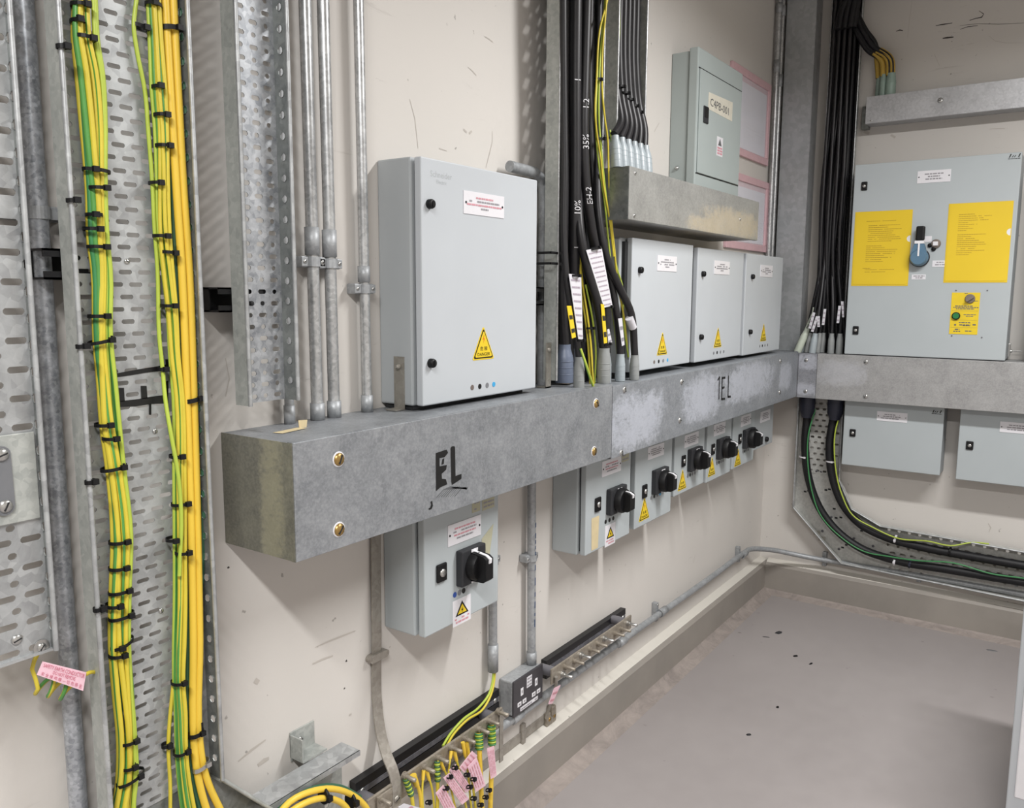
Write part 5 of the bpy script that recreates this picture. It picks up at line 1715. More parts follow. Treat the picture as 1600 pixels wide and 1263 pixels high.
# low pipe along both walls
t = thing('conduit', 'long horizontal conduit low on the left wall, bending round the corner above the kerb', 'conduit', (2.6, 0, 0.25), L)
mb = MB(L)
pp = [(1.30, 0.030, 0.268), (2.1, 0.030, 0.266), (2.62, 0.030, 0.260), (3.07, 0.030, 0.255), (3.48, 0.030, 0.2555), (3.53, 0.031, 0.2545), (3.565, 0.042, 0.251), (3.60, 0.065, 0.245), (3.66, 0.112, 0.231), (3.70, 0.165, 0.217), (3.730, 0.24, 0.205), (3.744, 0.36, 0.202), (3.746, 0.6, 0.205), (3.746, 1.9, 0.205)]
mb.tube(spline(pp, 5), 0.0112, 14)
mb.build('pipe', ['conduit_dull'], t)
for u in (1.70, 2.30, 2.62, 3.46):
    mb = MB(L)
    z = 0.266 if u < 2.2 else 0.261 if u < 3 else 0.252
    mb.lathe((u - 0.02, 0.030, z), (1, 0, 0), [(0, 0.0115), (0.0, 0.0138), (0.045, 0.0138), (0.045, 0.0115)], 14)
    mb.build('coupling', ['conduit_dull'], t)
for u, z in ((2.60, 0.261), (3.44, 0.252)):
    mb = MB(L)
    mb.box(u - 0.009, u + 0.009, 0.0, 0.0195, z - 0.033, z + 0.036, 0, 0.002)
    arc = [(0.030 + 0.0152 * math.sin(a), z + 0.0152 * math.cos(a)) for a in [math.pi * i / 10 for i in range(11)]]
    arc2 = [(0.030 + 0.0128 * math.sin(a), z + 0.0128 * math.cos(a)) for a in [math.pi * i / 10 for i in range(10, -1, -1)]]
    mb.extr(arc + arc2, u - 0.008, u + 0.008)
    sd = mb.build('saddle', ['conduit_dull'], t)
    screw(sd, L, u, 0.0195, z + 0.028, 0.005, 'steel', 0.4)

# tape on the wall over the kerb with clamp
t = thing('earth_tape', 'flat metal tape lying along the wall just above the kerb, with a clamp', 'earth tape', (1.72, 0, 0.17), L)
za = 0.172
mb = MB(L)
mb.box(1.50, 1.905, 0.0, 0.004, 0.157, 0.184, 0, 0.0008)
mb.build('strip', ['copper_tin'], t)
mb = MB(L)
mb.box(1.762, 1.780, 0.0, 0.010, 0.140, 0.208, 0, 0.003)
mb.build('tape_saddle', ['copper_tin'], t)
mb = MB(L)
mb.box(1.880, 1.930, 0.002, 0.016, 0.150, 0.190, 0, 0.004)
mb.box(1.898, 1.918, 0.002, 0.022, 0.178, 0.206, 0, 0.003)
cl = mb.build('clamp', ['bar_tin'], t)
screw(cl, L, 1.892, 0.016, 0.170, 0.006, 'brass', 0.3)
screw(cl, L, 1.918, 0.016, 0.170, 0.006, 'brass', 0.9)
tg = [(1.8492, 0.0300, 0.1981), (1.8384, 0.0450, 0.2343), (1.8338, 0.0600, 0.2748), (1.8257, 0.0750, 0.3106), (1.8170, 0.0820, 0.3476)]
cable('earth_wire', 'short dark strap from the kerb clamp up to the second earth bar', tg, 0.0048, ['bracket'], None, 8, 5)
tagplate('pink_tag', 'narrow pink tag below the left end of the second earth bar', [(1.7948, 0.0900, 0.3258), (1.8279, 0.0900, 0.3215), (1.7940, 0.0850, 0.2805), (1.7745, 0.0850, 0.2870)], None, 'pink', 2)

# lower horizontal tray piece
t = thing('cable_tray', 'short horizontal perforated tray at the bottom left, under the arched yellow cables', 'cable tray', (0.95, 0, 0.36), L)
mb = MB(L)
mb.slots(0.86, 1.070, 0.33, 0.492, 0.040, 0.036, 0.034, [[0.012], [0.022]], 0.007, 0.0014, (0.0, 0.5))
mb.build('base_plate', ['tray_side'], t)
mb = MB(L)
mb.box(0.846, 1.073, 0.038, 0.090, 0.490, 0.4925)
mb.box(0.846, 1.073, 0.088, 0.0905, 0.482, 0.4925)
mb.build('flange', ['tray'], t)
mb = MB(L)
mb.box(0.975, 1.035, 0.0, 0.003, 0.485, 0.545, 0, 0.001)
mb.box(0.975, 1.035, 0.0, 0.038, 0.494, 0.497)
mb.prism([(0.975, 0.497), (0.978, 0.497), (0.978, 0.54), (0.975, 0.54)], 0.0, 0.036)
br = mb.build('support_bracket', ['tray_side'], t)
screw(br, L, 0.998, 0.003, 0.520, 0.007, 'steel', 0.5)

# wires at the lower earth bar
wl = '%s wire from the left dropping from the lower earth bar, plain yellow'
wg = 'wires dropping from the lower earth bar'
runs = [((1.216, 0.078, 0.355), (1.226, 0.085, 0.313), (1.222, 0.100, 0.223), 'S', 0.0042),
        ((1.239, 0.078, 0.351), (1.253, 0.085, 0.304), (1.245, 0.100, 0.209), 'Y', 0.0042),
        ((1.274, 0.078, 0.345), (1.261, 0.085, 0.312), (1.249, 0.100, 0.207), 'Y', 0.0024),
        ((1.283, 0.078, 0.341), (1.293, 0.085, 0.295), (1.294, 0.100, 0.181), 'Y', 0.0024),
        ((1.320, 0.078, 0.344), (1.313, 0.085, 0.300), (1.290, 0.100, 0.183), 'S', 0.0042),
        ((1.329, 0.078, 0.341), (1.347, 0.085, 0.294), (1.385, 0.100, 0.128), 'Y', 0.0024),
        ((1.370, 0.078, 0.344), (1.354, 0.085, 0.320), (1.316, 0.100, 0.168), 'Y', 0.0024),
        ((1.379, 0.078, 0.341), (1.389, 0.085, 0.293), (1.417, 0.100, 0.109), 'Y', 0.0026),
        ((1.412, 0.078, 0.346), (1.420, 0.085, 0.281), (1.427, 0.100, 0.104), 'Y', 0.0026),
        ((1.426, 0.078, 0.340), (1.434, 0.085, 0.266), (1.447, 0.100, 0.092), 'Y', 0.003),
        ((1.474, 0.078, 0.340), (1.467, 0.085, 0.303), (1.462, 0.100, 0.083), 'T', 0.0062),
        ((1.525, 0.078, 0.337), (1.518, 0.085, 0.290), (1.488, 0.100, 0.068), 'T', 0.0062)]
for q_, (a, b, c, kind, r) in enumerate(runs):
    mid = tuple(b[i] * 0.5 + c[i] * 0.5 for i in range(3))
    pts = [a, b, mid, c, (c[0], c[1], c[2] - 0.06)]
    if kind == 'Y':
        o = cable('earth_wire', wl % ORD[q_], pts, r, ['yg_yellow'] if r < 0.004 else ['yellow_cable'], wg, 8, 5)
        lg = MB(L)
        lg.tube([a, tuple(a[i] + (b[i] - a[i]) * 0.55 for i in range(3))], [r * 1.9, r * 1.5], 8)
        lg.build('insulated_lug', ['yellow_cable'], o)
    elif kind == 'T':
        o = cable('earth_wire', '%s thick yellow earth cable with a striped sleeve, right end of the lower earth bar' % ('left' if q_ == 10 else 'right'), pts, r, ['yellow_cable'], 'thick sleeved cables on the lower earth bar', 10, 5)
    else:
        o = cable('earth_wire', '%s yellow wire with a dark striped sleeve at the lower earth bar' % ('left' if q_ == 0 else 'right'), pts, r, ['yg_yellow'], 'thin sleeved wires on the lower earth bar', 8, 5)
    if kind in 'ST':
        sl = MB(L)
        A_, B_ = Vector(a), Vector(b)
        n_ = 9
        for i in range(n_):
            p, q = A_.lerp(B_, i / n_), A_.lerp(B_, (i + 0.55) / n_)
            sl.lathe(tuple(p), tuple(B_ - A_), [(0, r * 1.2), (0.0005, r * 1.7), ((q - p).length, r * 1.7), ((q - p).length + 0.0005, r * 1.2)], 10, i % 2)
        sl.tube([tuple(A_), tuple(B_)], r * 1.25, 8, 1)
        sl.build('striped_sleeve', ['green' if kind == 'T' else 'green_dark', 'yg_lime'], o)
pg = 'pink tags on the lower earth bar'
for lb, c in (('pink tag at the bottom edge of the photo, lowest among the earth bar tags', [(1.3008, 0.1120, 0.3090), (1.3429, 0.1120, 0.2311), (1.3068, 0.1120, 0.2432), (1.2746, 0.1120, 0.3031)]),
              ('long pink tag in the middle of the lower earth bar tags', [(1.3256, 0.1100, 0.3245), (1.3922, 0.1120, 0.2266), (1.3661, 0.1120, 0.2264), (1.3033, 0.1100, 0.3236)]),
              ('pink tag partly over the long middle one', [(1.3510, 0.1060, 0.3304), (1.4071, 0.1080, 0.2444), (1.3854, 0.1080, 0.2430), (1.3283, 0.1060, 0.3279)]),
              ('lilac tag half hidden behind the bright pink one', [(1.4226, 0.0980, 0.3257), (1.4423, 0.0980, 0.3050), (1.3887, 0.1000, 0.2891), (1.3723, 0.1000, 0.3099)]),
              ('bright pink tag with a wire looped over it', [(1.4293, 0.1060, 0.3092), (1.4617, 0.1080, 0.2224), (1.4241, 0.1080, 0.2258), (1.3954, 0.1060, 0.3021)]),
              ('pink tag on the rightmost thick earth cable', [(1.4977, 0.1060, 0.3056), (1.5057, 0.1080, 0.2262), (1.4822, 0.1080, 0.2283), (1.4694, 0.1060, 0.3125)])):
    tagplate('pink_tag', lb, c, pg, 'pink', 4)
tagplate('cable_tag', 'white tag at the bottom edge beside the end of the metal tape', [(1.1679, 0.1000, 0.3234), (1.1874, 0.1000, 0.3215), (1.2604, 0.1000, 0.2670), (1.2434, 0.1000, 0.2628)], None, 'tagwhite', 2)
for p in ((1.3392, 0.1100, 0.3300), (1.3186, 0.1120, 0.3196), (1.3805, 0.1120, 0.2928), (1.4044, 0.1120, 0.2696), (1.3874, 0.1140, 0.2601), (1.4017, 0.1140, 0.2239), (1.4286, 0.1140, 0.1933), (1.4513, 0.1120, 0.1999), (1.4640, 0.1120, 0.2112), (1.2537, 0.1060, 0.2909), (1.3027, 0.1140, 0.3011)):
    n_t = globals().setdefault('n_t', -1) + 1
    tie(L, '%s small black tie among the pink tags of the lower earth bar' % ('uppermost', 'next to lowest left', 'second highest', 'third highest', 'middle', 'low middle', 'lowest', 'low right', 'right', 'far left', 'left')[n_t], 'ties among the earth bar tags', p[0], p[1], p[2], 0.0045, 0.0040, 0.2, 0.0016, 1, 0.006)


# ------------------------------------------------------------------ back wall: trunking, duct, riser
ZB_ = 1.136
kb = trunking('steel_trunking', 'steel trunking along the back wall under the cabinet with yellow folders', B, 0.264, 2.6, 0.947, ZB_, TD, 'trunk_back')
kc_ = thing('trunking_corner', 'short rubbed corner piece joining the two walls\' trunking, two screws', 'trunking', (0.2, 0, 0.947), B)
mb = MB(B)
mb.box(0.004, 0.2625, 0.0, TD - 0.004, 0.947, ZB_, 0, 0.0015)
mb.build('body', ['trunk_corner'], kc_)
mb = MB(B)
mb.box(0.1855, 0.2622, TD - 0.0045, TD, 0.946, ZB_ + 0.001, 0, 0.0008)
mb.build('lid', ['trunk_corner'], kc_)
screw(kc_, B, 0.217, TD, 1.107, 0.0085, 'steel', 0.5)
screw(kc_, B, 0.221, TD, 0.974, 0.0085, 'steel', 1.5)
screw(kb, B, 0.457, TD, 1.112, 0.0095, 'steel', 0.3)
screw(kb, B, 0.463, TD, 0.970, 0.0095, 'steel', 1.2)

t = thing('vertical_duct', 'tall plain steel duct standing in the room corner on the trunking', 'duct', (0.1, 0, ZB_), B)
mb = MB(B)
mb.box(0.040, 0.160, 0.0, 0.092, ZB_ + 0.001, ZT, 0, 0.002)
mb.build('body', ['duct'], t)
mb = MB(B)
mb.box(0.038, 0.163, 0.0925, 0.096, ZB_ + 0.001, ZT, 0, 0.001)
mb.box(0.161, 0.163, 0.080, 0.096, ZB_ + 0.001, ZT)
mb.build('lid', ['duct'], t)

t = thing('cable_riser_tray', 'upright tray behind the dense black cables on the back wall', 'cable tray', (0.27, 0, ZB_), B)
mb = MB(B)
mb.slots(0.212, 0.332, ZB_ + 0.002, ZT, 0.020, 0.030, 0.024, [[0.016]], 0.007, 0.0014, (0.0, 0.5))
mb.build('base_plate', ['tray_dark'], t)
mb = MB(B)
mb.slots(ZB_ + 0.002, ZT, 0.020, 0.052, 0.332, 0.024, 0.032, [0.010], 0.010, 0.0012, (0.0,), 0, rot=lambda a, dd, b: (dd, b, a))
mb.build('flange', ['tray_side'], t)
mb = MB(B)
mb.box(0.211, 0.213, 0.018, 0.052, ZB_ + 0.002, ZT)
mb.build('flange', ['tray_side'], t)
for u in (0.212, 0.332):
    mb = MB(B)
    mb.tube([(u, 0.052, ZB_ + 0.002), (u, 0.052, ZT)], 0.003, 8)
    mb.build('rolled_lip', ['conduit'], t)

# black cables down the riser, fanning out to the shrouds on the trunking
fan = [(1246, 548, .140, 1251, 505, 0.0165, 'shroud_cream', 'cream shroud with a long cream sleeve, leftmost of the shrouds on the corner trunking'),
       (1254, 549, .115, 1260, 515, 0.0105, 'shroud_pale', 'slim pale shroud second from the left on the corner trunking'),
       (1261, 550, .140, 1266, 518, 0.0115, 'shroud', 'grey shroud third from the left on the corner trunking'),
       (1269, 550, .160, 1272, 520, 0.0150, 'shroud_pale', 'shiny pale shroud in front at the middle of the corner trunking'),
       (1277, 550, .125, 1279, 516, 0.0115, 'shroud', 'grey shroud behind the shiny pale one'),
       (1284, 548, .100, 1286, 512, 0.0120, 'shroud', 'dark grey shroud farthest back on the corner trunking'),
       (1298, 551, .130, 1299, 516, 0.0140, 'shroud', 'grey shroud standing apart, second from the yellow folder cabinet'),
       (1311, 552, .130, 1312, 517, 0.0140, 'shroud', 'grey shroud next to the yellow folder cabinet')]
mids = [(0.2158, 0.0750, 1.8185), (0.2237, 0.0750, 1.8180), (0.2343, 0.0750, 1.8173), (0.2448, 0.0750, 1.8166), (0.2553, 0.0750, 1.8160), (0.2657, 0.0750, 1.8153), (0.2917, 0.0750, 1.8136), (0.3123, 0.0750, 1.8123)]
low = [(0.2242, 0.0850, 1.5088), (0.2322, 0.0850, 1.5087), (0.2401, 0.0850, 1.5086), (0.2481, 0.0850, 1.5084), (0.2534, 0.0850, 1.5084), (0.2639, 0.0850, 1.5082), (0.2797, 0.0850, 1.5080), (0.3058, 0.0850, 1.5076)]
bases = [(0.1662, 0.1400, 1.1465), (0.1825, 0.1200, 1.1433), (0.2083, 0.1450, 1.1458), (0.2352, 0.1650, 1.1453), (0.2472, 0.1300, 1.1439), (0.2578, 0.1000, 1.1483), (0.3028, 0.1300, 1.1436), (0.3367, 0.1300, 1.1424)]
gB = 'shrouds on the corner trunking'
for i, (fx, m, l_, b) in enumerate(zip(fan, mids, low, bases)):
    lean = ((0.35, -0.10) if i == 0 else (0.18 - 0.03 * i, -0.08)) if i < 6 else (0.0, 0.0)
    h = 0.085 if i != 0 else 0.11
    gland(B, fx[7], (b[0], b[1], ZB_ + 0.001), h, fx[5], fx[6], gB, lean=lean, neck=0.7)
    ax = Vector((lean[0], lean[1], 1)).normalized()
    neck = Vector((b[0], b[1], ZB_)) + ax * (h - 0.01)
    n2 = Vector((b[0], b[1], ZB_)) + ax * (h + 0.07)
    if i == 0:
        mb = MB(B)
        far = n2.lerp(Vector(l_), 0.12)
        mb.tube([tuple(neck), tuple(neck.lerp(n2, 0.5)), tuple(n2), tuple(far)], [0.0122, 0.0118, 0.0112, 0.0100], 12)
        sl_ = tag(mb.build('cable_sleeve', ['shroud_cream']), 'long cream sleeve leaning above the cream shroud at the corner', 'cable sleeve')
        mb = MB(B)
        for q_ in range(9):
            p_ = neck.lerp(n2, 0.15 + 0.08 * q_)
            mb.box(p_.x - 0.004, p_.x + 0.004, p_.y + 0.0122, p_.y + 0.0126, p_.z, p_.z + R.uniform(0.002, 0.004))
        mb.build('printed_text', ['ink'], sl_)
    cable('black_cable', '%s from the left of the cables fanning to the corner shrouds' % ORD[i], [(0.232 + i * 0.0115, 0.058 + 0.016 * (i % 2), ZT), (0.234 + i * 0.0112, 0.06 + 0.016 * (i % 2), 2.2), (m[0], m[1] + 0.012 * (i % 2), m[2]), (l_[0], l_[1] + 0.01 * (i % 2), l_[2]), tuple(n2), tuple(neck)],
          0.0074, ['cable_dark' if i % 3 else 'cable'], 'cables in the back wall riser', 10, 6, None, B)
for i in range(7):
    u = 0.226 + i * 0.0160
    cable('black_cable', '%s straight black cable from the left, at the back of the corner riser' % ORD[i], [(u, 0.034, ZT), (u, 0.034, 2.0), (u + R.uniform(-0.004, 0.004), 0.034, 1.6), (u, 0.034, 1.3), (u, 0.036, ZB_ + 0.002)], 0.0078, ['cable_dark'], 'straight cables at the back of the back wall riser', 8, 4, None, B)
for i in range(4):
    u = 0.240 + i * 0.022
    cable('black_cable', '%s loose black cable from the left, lying over the corner riser' % ORD[i], [(u, 0.092, ZT), (u - 0.006, 0.094, 2.3), (u - 0.012 + 0.004 * i, 0.096, 1.9), (u - 0.008 + 0.004 * i, 0.096, 1.5), (u + 0.004 + 0.008 * i, 0.085, 1.3), (u + 0.01 + 0.012 * i, 0.07, ZB_ + 0.003)], 0.0074,
          ['cable'], 'loose cables over the back wall riser', 8, 5, None, B)
gt = 'white tags on the cables at the corner'
for a, b, w in (((1266, 487), (1259, 511), 2.5), ((1270, 492), (1262, 516), 2.5), ((1279, 495), (1281, 511), 2.5), ((1289, 483), (1286, 508), 2.5), ((1312, 478), (1309, 504), 2.5), ((1316, 472), (1318, 496), 2.5)):
    pass
for lb, c in (('slim white tag right beside the cream sleeve', [(0.2293, 0.1650, 1.3108), (0.2400, 0.1650, 1.3082), (0.2250, 0.1650, 1.2403), (0.2142, 0.1650, 1.2427)]), ('second slim white tag right of the cream sleeve', [(0.2441, 0.1680, 1.2949), (0.2547, 0.1680, 1.2924), (0.2371, 0.1680, 1.2271), (0.2263, 0.1680, 1.2295)]),
              ('short white tag above the middle shrouds at the corner', [(0.2486, 0.1650, 1.2949), (0.2591, 0.1650, 1.2951), (0.2615, 0.1650, 1.2494), (0.2510, 0.1650, 1.2491)]), ('long white tag right of the middle at the corner', [(0.2719, 0.1600, 1.3248), (0.2823, 0.1600, 1.3250), (0.2781, 0.1600, 1.2578), (0.2676, 0.1600, 1.2575)]),
              ('white tag left of the pair beside the yellow folder cabinet', [(0.3281, 0.1500, 1.3388), (0.3384, 0.1500, 1.3389), (0.3347, 0.1500, 1.2670), (0.3244, 0.1500, 1.2667)]), ('white tag touching the yellow folder cabinet edge', [(0.3373, 0.1500, 1.3575), (0.3475, 0.1500, 1.3576), (0.3538, 0.1500, 1.2914), (0.3461, 0.1500, 1.2912)])):
    tagplate('cable_tag', lb, c, gt, 'tagwhite', 3, ink='faint_print', F=B)

# black cables carried on to the right along the top
for i in range(7):
    z = 2.60 + 0.03 * i
    cable('black_cable', '%s lowest black cable running along the top of the back wall' % ORD[i], [(0.250 + 0.011 * i, 0.110 + 0.008 * (i % 2), 2.46), (0.262 + 0.012 * i, 0.112 + 0.008 * (i % 2), 2.53 + 0.01 * i), (0.33 + 0.012 * i, 0.115 + 0.006 * (i % 2), z), (0.45, 0.115 + 0.006 * (i % 2), z + 0.03), (0.75, 0.115, z + 0.07), (1.4, 0.115, z + 0.09)],
          0.012, ['cable_dark'], 'cables along the top of the back wall', 10, 6, None, B)
# yellow ended flexes to the upper back trunking
tu = trunking('steel_trunking', 'slim upper steel trunking on the back wall with one large screw', B, 0.378, 2.2, 2.079, 2.183, 0.090, 'trunk_slim')
screw(tu, B, 0.650, 0.090, 2.137, 0.0105, 'steel', 0.4)
screw(tu, B, 0.400, 0.090, 2.088, 0.004, 'steel')
mb = MB(B)
mb.box(0.350, 0.378, 0.0, 0.030, 2.068, 2.160, 0, 0.001)
mb.build('end_plate', ['tray_dark'], tu)
for i, (pb, pu) in enumerate((((0.4293, 0.0500, 2.1940), (0.4223, 0.0500, 2.2699)), ((0.4594, 0.0550, 2.1917), (0.4495, 0.0550, 2.2750)), ((0.4082, 0.0300, 2.1954), (0.3993, 0.0300, 2.2622)))):
    gland(B, ('slim pale green shroud on the upper back trunking', 'wide pale green shroud on the upper back trunking', 'hidden pale green shroud behind the other two')[i], (pb[0], pb[1], 2.1845), 0.088, (0.0145, 0.020, 0.012)[i], 'shroud_green', 'pale green shrouds', neck=0.8)
    for j in range((1, 2, 1)[i]):
        o = (j - 0.5) * 0.014 if i == 1 else 0
        pts = [(0.2882, 0.0600, 2.5831), (0.3112, 0.0750, 2.5004), (0.3417, 0.0750, 2.4407), (0.3797, 0.0650, 2.3823)]
        pts = [(p[0] + 0.013 * (i - 1) + o, p[1] + 0.010 * j, p[2] + 0.010 * (i - 1) + o * 0.4) for p in pts]
        q = [(pb[0] - 0.010 + o, pb[1] + 0.004, 2.325), (pb[0] - 0.003 + o, pb[1], 2.265)]
        ob = cable('black_flex', '%s of the black flexes with yellow ends above the pale green shrouds' % (('second', ''), ('third', 'rightmost'), ('leftmost', ''))[i][j], [(pts[0][0], pts[0][1], 2.75)] + pts + q, 0.0102, ['cable_dark'], 'yellow sleeved flexes', 10, 6, None, B)
        ys = MB(B)
        yp = spline([pts[-1], q[0], q[1]], 6)
        ys.tube(yp[2:], 0.0108, 10, 0, lambda ii, jj: 1 if jj in (0, 5) else 0)
        ys.build('yellow_sleeve', ['flex', 'cable_dark'], ob)

# ------------------------------------------------------------------ the cabinet with yellow folders
t, dr = enclosure('wall_enclosure', 'large grey cabinet on the back wall with two yellow folders and a blue handle', B, 0.369, 0.944, 1.140, 1.905, 0.180, 'cab_side', 'cab_blue', inset=0.0, gap=0.004)
D_ = 0.180
for z in (1.818, 1.240):
    quarter_lock(dr, B, 0.398, 0.421, z - 0.017, z + 0.017, D_)
label_plate(dr, B, 0.602, 0.718, 1.815, 1.861, D_, [0.56, 0.36, 0.5], 'grey_print')
mb = MB(B)
for a in (0.904, 0.913, 0.920, 0.933):
    w_ = 0.004 if a in (0.904, 0.933) else 0.0028
    h_ = 0.013 if a in (0.904, 0.933) else 0.008
    mb.flat([(a, 1.886), (a + w_, 1.886), (a + w_ + 0.005, 1.886 + h_), (a + 0.005, 1.886 + h_)], D_ + 0.0006)
print_line(mb, 0.902, 0.941, D_ + 0.0006, 1.8805, 0.0025, 0)
mb.build('maker_badge', ['ink'], dr)


def folder(u0, u1, z0, z1, name, label, lines, seed):
    rn = random.Random(seed)
    t = thing(name, label, 'document folder', ((u0 + u1) / 2, D_, z0), B)
    mb = MB(B)
    mb.box(u0 - 0.004, u1 + 0.002, D_ + 0.0004, D_ + 0.0012, z0 - 0.006, z1 + 0.003)
    mb.build('back_leaf', ['yellow_pocket'], t)
    zm = z0 + 0.62 * (z1 - z0)
    r = 0.013
    notch = [(u1 - r * math.sin(a), zm - r * math.cos(a)) for a in [math.pi * i / 10 for i in range(11)]]
    poly = [(u0, z0), (u1 - 0.008, z0), (u1, z0 + 0.008)] + notch + [(u1, z1), (u0, z1)]
    mb = MB(B)
    mb.box(u1 - 0.02, u1 - 0.0005, D_ + 0.0014, D_ + 0.0018, zm - 0.02, zm + 0.02)
    mb.build('paper_insert', ['white'], t)
    mb = MB(B)
    mb.prism(poly, D_ + 0.002, D_ + 0.0028)
    fl = mb.build('front_leaf', ['yellow_pocket'], t)
    mb = MB(B)
    for (z, a, b) in lines:
        h_ = 0.0022
        print_line(mb, u0 + a * (u1 - u0), u0 + b * (u1 - u0), D_ + 0.0032, z0 + z * (z1 - z0), h_, 0, rn, 0.95)
    mb.build('printed_text', ['ochre_print'], fl)


M['ochre_print'] = plain('faint_print_through_yellow', (178, 146, 36), 0.5)
ls = [(0.87, 0.2, 0.75)] + [(0.81 - 0.027 * i, 0.24, 0.55 + 0.3 * R.random()) for i in range(9)] + [(0.53 - 0.027 * i, 0.22, 0.5 + 0.35 * R.random()) for i in range(9)] + [(0.22, 0.18, 0.32), (0.20, 0.22, 0.75), (0.17, 0.22, 0.6)]
folder(0.385, 0.592, 1.427, 1.714, 'yellow_folder', 'left yellow plastic folder on the cabinet, lower and smaller', ls, 2)
ls = [(0.86 - 0.026 * i, 0.16, 0.3 + 0.4 * R.random()) for i in range(9)] + [(0.60 - 0.026 * i, 0.16, 0.25 + 0.4 * R.random()) for i in range(11)]
folder(0.723, 0.930, 1.439, 1.728, 'yellow_folder', 'right yellow plastic folder on the cabinet, beside its right edge', ls, 5)

# blue grey rotary handle with black lever
mb = MB(B)
mb.box(0.606, 0.656, D_, D_ + 0.001, 1.446, 1.465)
l1 = mb.build('legend_label', ['label'], dr)
mb = MB(B)
print_line(mb, 0.612, 0.652, D_ + 0.0014, 1.457, 0.004, 0)
print_line(mb, 0.620, 0.645, D_ + 0.0014, 1.450, 0.004, 0)
mb.build('printed_text', ['grey_print'], l1)
mb = MB(B)
mb.box(0.676, 0.724, D_, D_ + 0.001, 1.494, 1.518)
l1 = mb.build('legend_label', ['label'], dr)
mb = MB(B)
print_line(mb, 0.690, 0.715, D_ + 0.0014, 1.509, 0.004, 0)
print_line(mb, 0.686, 0.72, D_ + 0.0014, 1.500, 0.004, 0)
mb.build('printed_text', ['grey_print'], l1)
mb = MB(B)
mb.box(0.616, 0.668, D_, D_ + 0.001, 1.590, 1.612)
mb.build('legend_label', ['label'], dr)
uc, zc = 0.630, 1.530
mb = MB(B)
mb.lathe((uc, D_, zc), (0, 1, 0), [(0, 0.036), (0.010, 0.036), (0.012, 0.033)], 28)
hb = mb.build('handle_base', ['black_base'], dr)
mb = MB(B)
mb.lathe((uc, D_ + 0.012, zc), (0, 1, 0), [(0, 0.0335), (0.018, 0.032), (0.026, 0.027)], 28)
arm = [(uc - 0.030, zc + 0.010), (uc - 0.017, zc + 0.052), (uc + 0.017, zc + 0.052), (uc + 0.030, zc + 0.010)]
mb.prism(arm, D_ + 0.014, D_ + 0.034)
hk = mb.build('handle_knob', ['handle_blue'], hb)
mb = MB(B)
mb.box(uc - 0.0165, uc + 0.0165, D_ + 0.014, D_ + 0.036, zc + 0.053, zc + 0.064, 1)
mb.box(uc - 0.0145, uc + 0.0165, D_ + 0.016, D_ + 0.038, zc + 0.064, zc + 0.120, 0, 0.006)
mb.build('handle_lever', ['black', 'white'], hb)
mb = MB(B)
mb.box(uc - 0.003, uc + 0.003, D_ + 0.034, D_ + 0.0395, zc + 0.005, zc + 0.055)
mb.build('pointer_line', ['white'], hb)
# small selector with its two black ears
mb = MB(B)
mb.lathe((0.684, D_, 1.582), (0, 1, 0), [(0, 0.0175), (0.006, 0.0175), (0.012, 0.014)], 20)
sb = mb.build('selector_bezel', ['knob_grey'], dr)
mb = MB(B)
mb.box(0.675, 0.693, D_ + 0.012, D_ + 0.019, 1.574, 1.590, 0, 0.002)
mb.build('selector_face', ['label'], sb)
for (u, z) in ((0.663, 1.577), (0.677, 1.562)):
    mb = MB(B)
    dome(mb, (u, D_, z), (0, 1, 0), 0.0085, 0.010)
    mb.build('selector_ear', ['black'], sb)

# yellow control panel
mb = MB(B)
mb.box(0.752, 0.848, D_, D_ + 0.0014, 1.236, 1.395, 0)
yp = mb.build('control_panel_plate', ['yellow'], dr)
for (u, z) in ((0.765, 1.403), (0.870, 1.403), (0.762, 1.229), (0.864, 1.226)):
    mb = MB(B)
    mb.lathe((u, D_, z), (0, 1, 0), [(0, 0.003), (0.0012, 0.003)], 8)
    mb.build('rivet', ['insul'], dr)
mb = MB(B)
mb.lathe((0.815, D_ + 0.0014, 1.372), (0, 1, 0), [(0, 0.0175), (0.005, 0.0175), (0.008, 0.015)], 20)
sb = mb.build('selector_bezel', ['knob_grey'], yp)
mb = MB(B)
a = 0.6
ca, sa = math.cos(a), math.sin(a)
q = [(0.815 + x * ca - z * sa, 1.372 + x * sa + z * ca) for x, z in ((-0.014, -0.0045), (0.014, -0.0045), (0.014, 0.0045), (-0.014, 0.0045))]
mb.prism(q, D_ + 0.0094, D_ + 0.020)
mb.build('selector_grip', ['knob_grey'], sb)
mb = MB(B)
mb.lathe((0.772, D_ + 0.0014, 1.306), (0, 1, 0), [(0, 0.0145), (0.007, 0.0145), (0.008, 0.0125)], 20)
pb_ = mb.build('button_collar', ['black'], yp)
mb = MB(B)
mb.lathe((0.772, D_ + 0.0094, 1.306), (0, 1, 0), [(0, 0.0115), (0.003, 0.0105)], 18)
mb.build('push_button', ['led_green'], pb_)
mb = MB(B)
d = D_ + 0.0018
mb.lathe((0.771, D_ + 0.0014, 1.272), (0, 1, 0), [(0, 0.0036), (0.001, 0.0036)], 10)
for (a, b, z, h_) in ((0.766, 0.826, 1.3425, 0.0034), (0.760, 0.845, 1.337, 0.0034), (0.770, 0.832, 1.3315, 0.0034), (0.797, 0.838, 1.310, 0.003), (0.805, 0.830, 1.304, 0.003), (0.783, 0.822, 1.279, 0.004),
                      (0.785, 0.822, 1.270, 0.004), (0.797, 0.822, 1.268, 0.003), (0.830, 0.841, 1.271, 0.005), (0.771, 0.787, 1.252, 0.005), (0.766, 0.790, 1.245, 0.004), (0.806, 0.830, 1.247, 0.0038), (0.795, 0.806, 1.391, 0.0024), (0.830, 0.842, 1.362, 0.0024)):
    print_line(mb, a, b, d, z, h_, 0, R, 1.0)
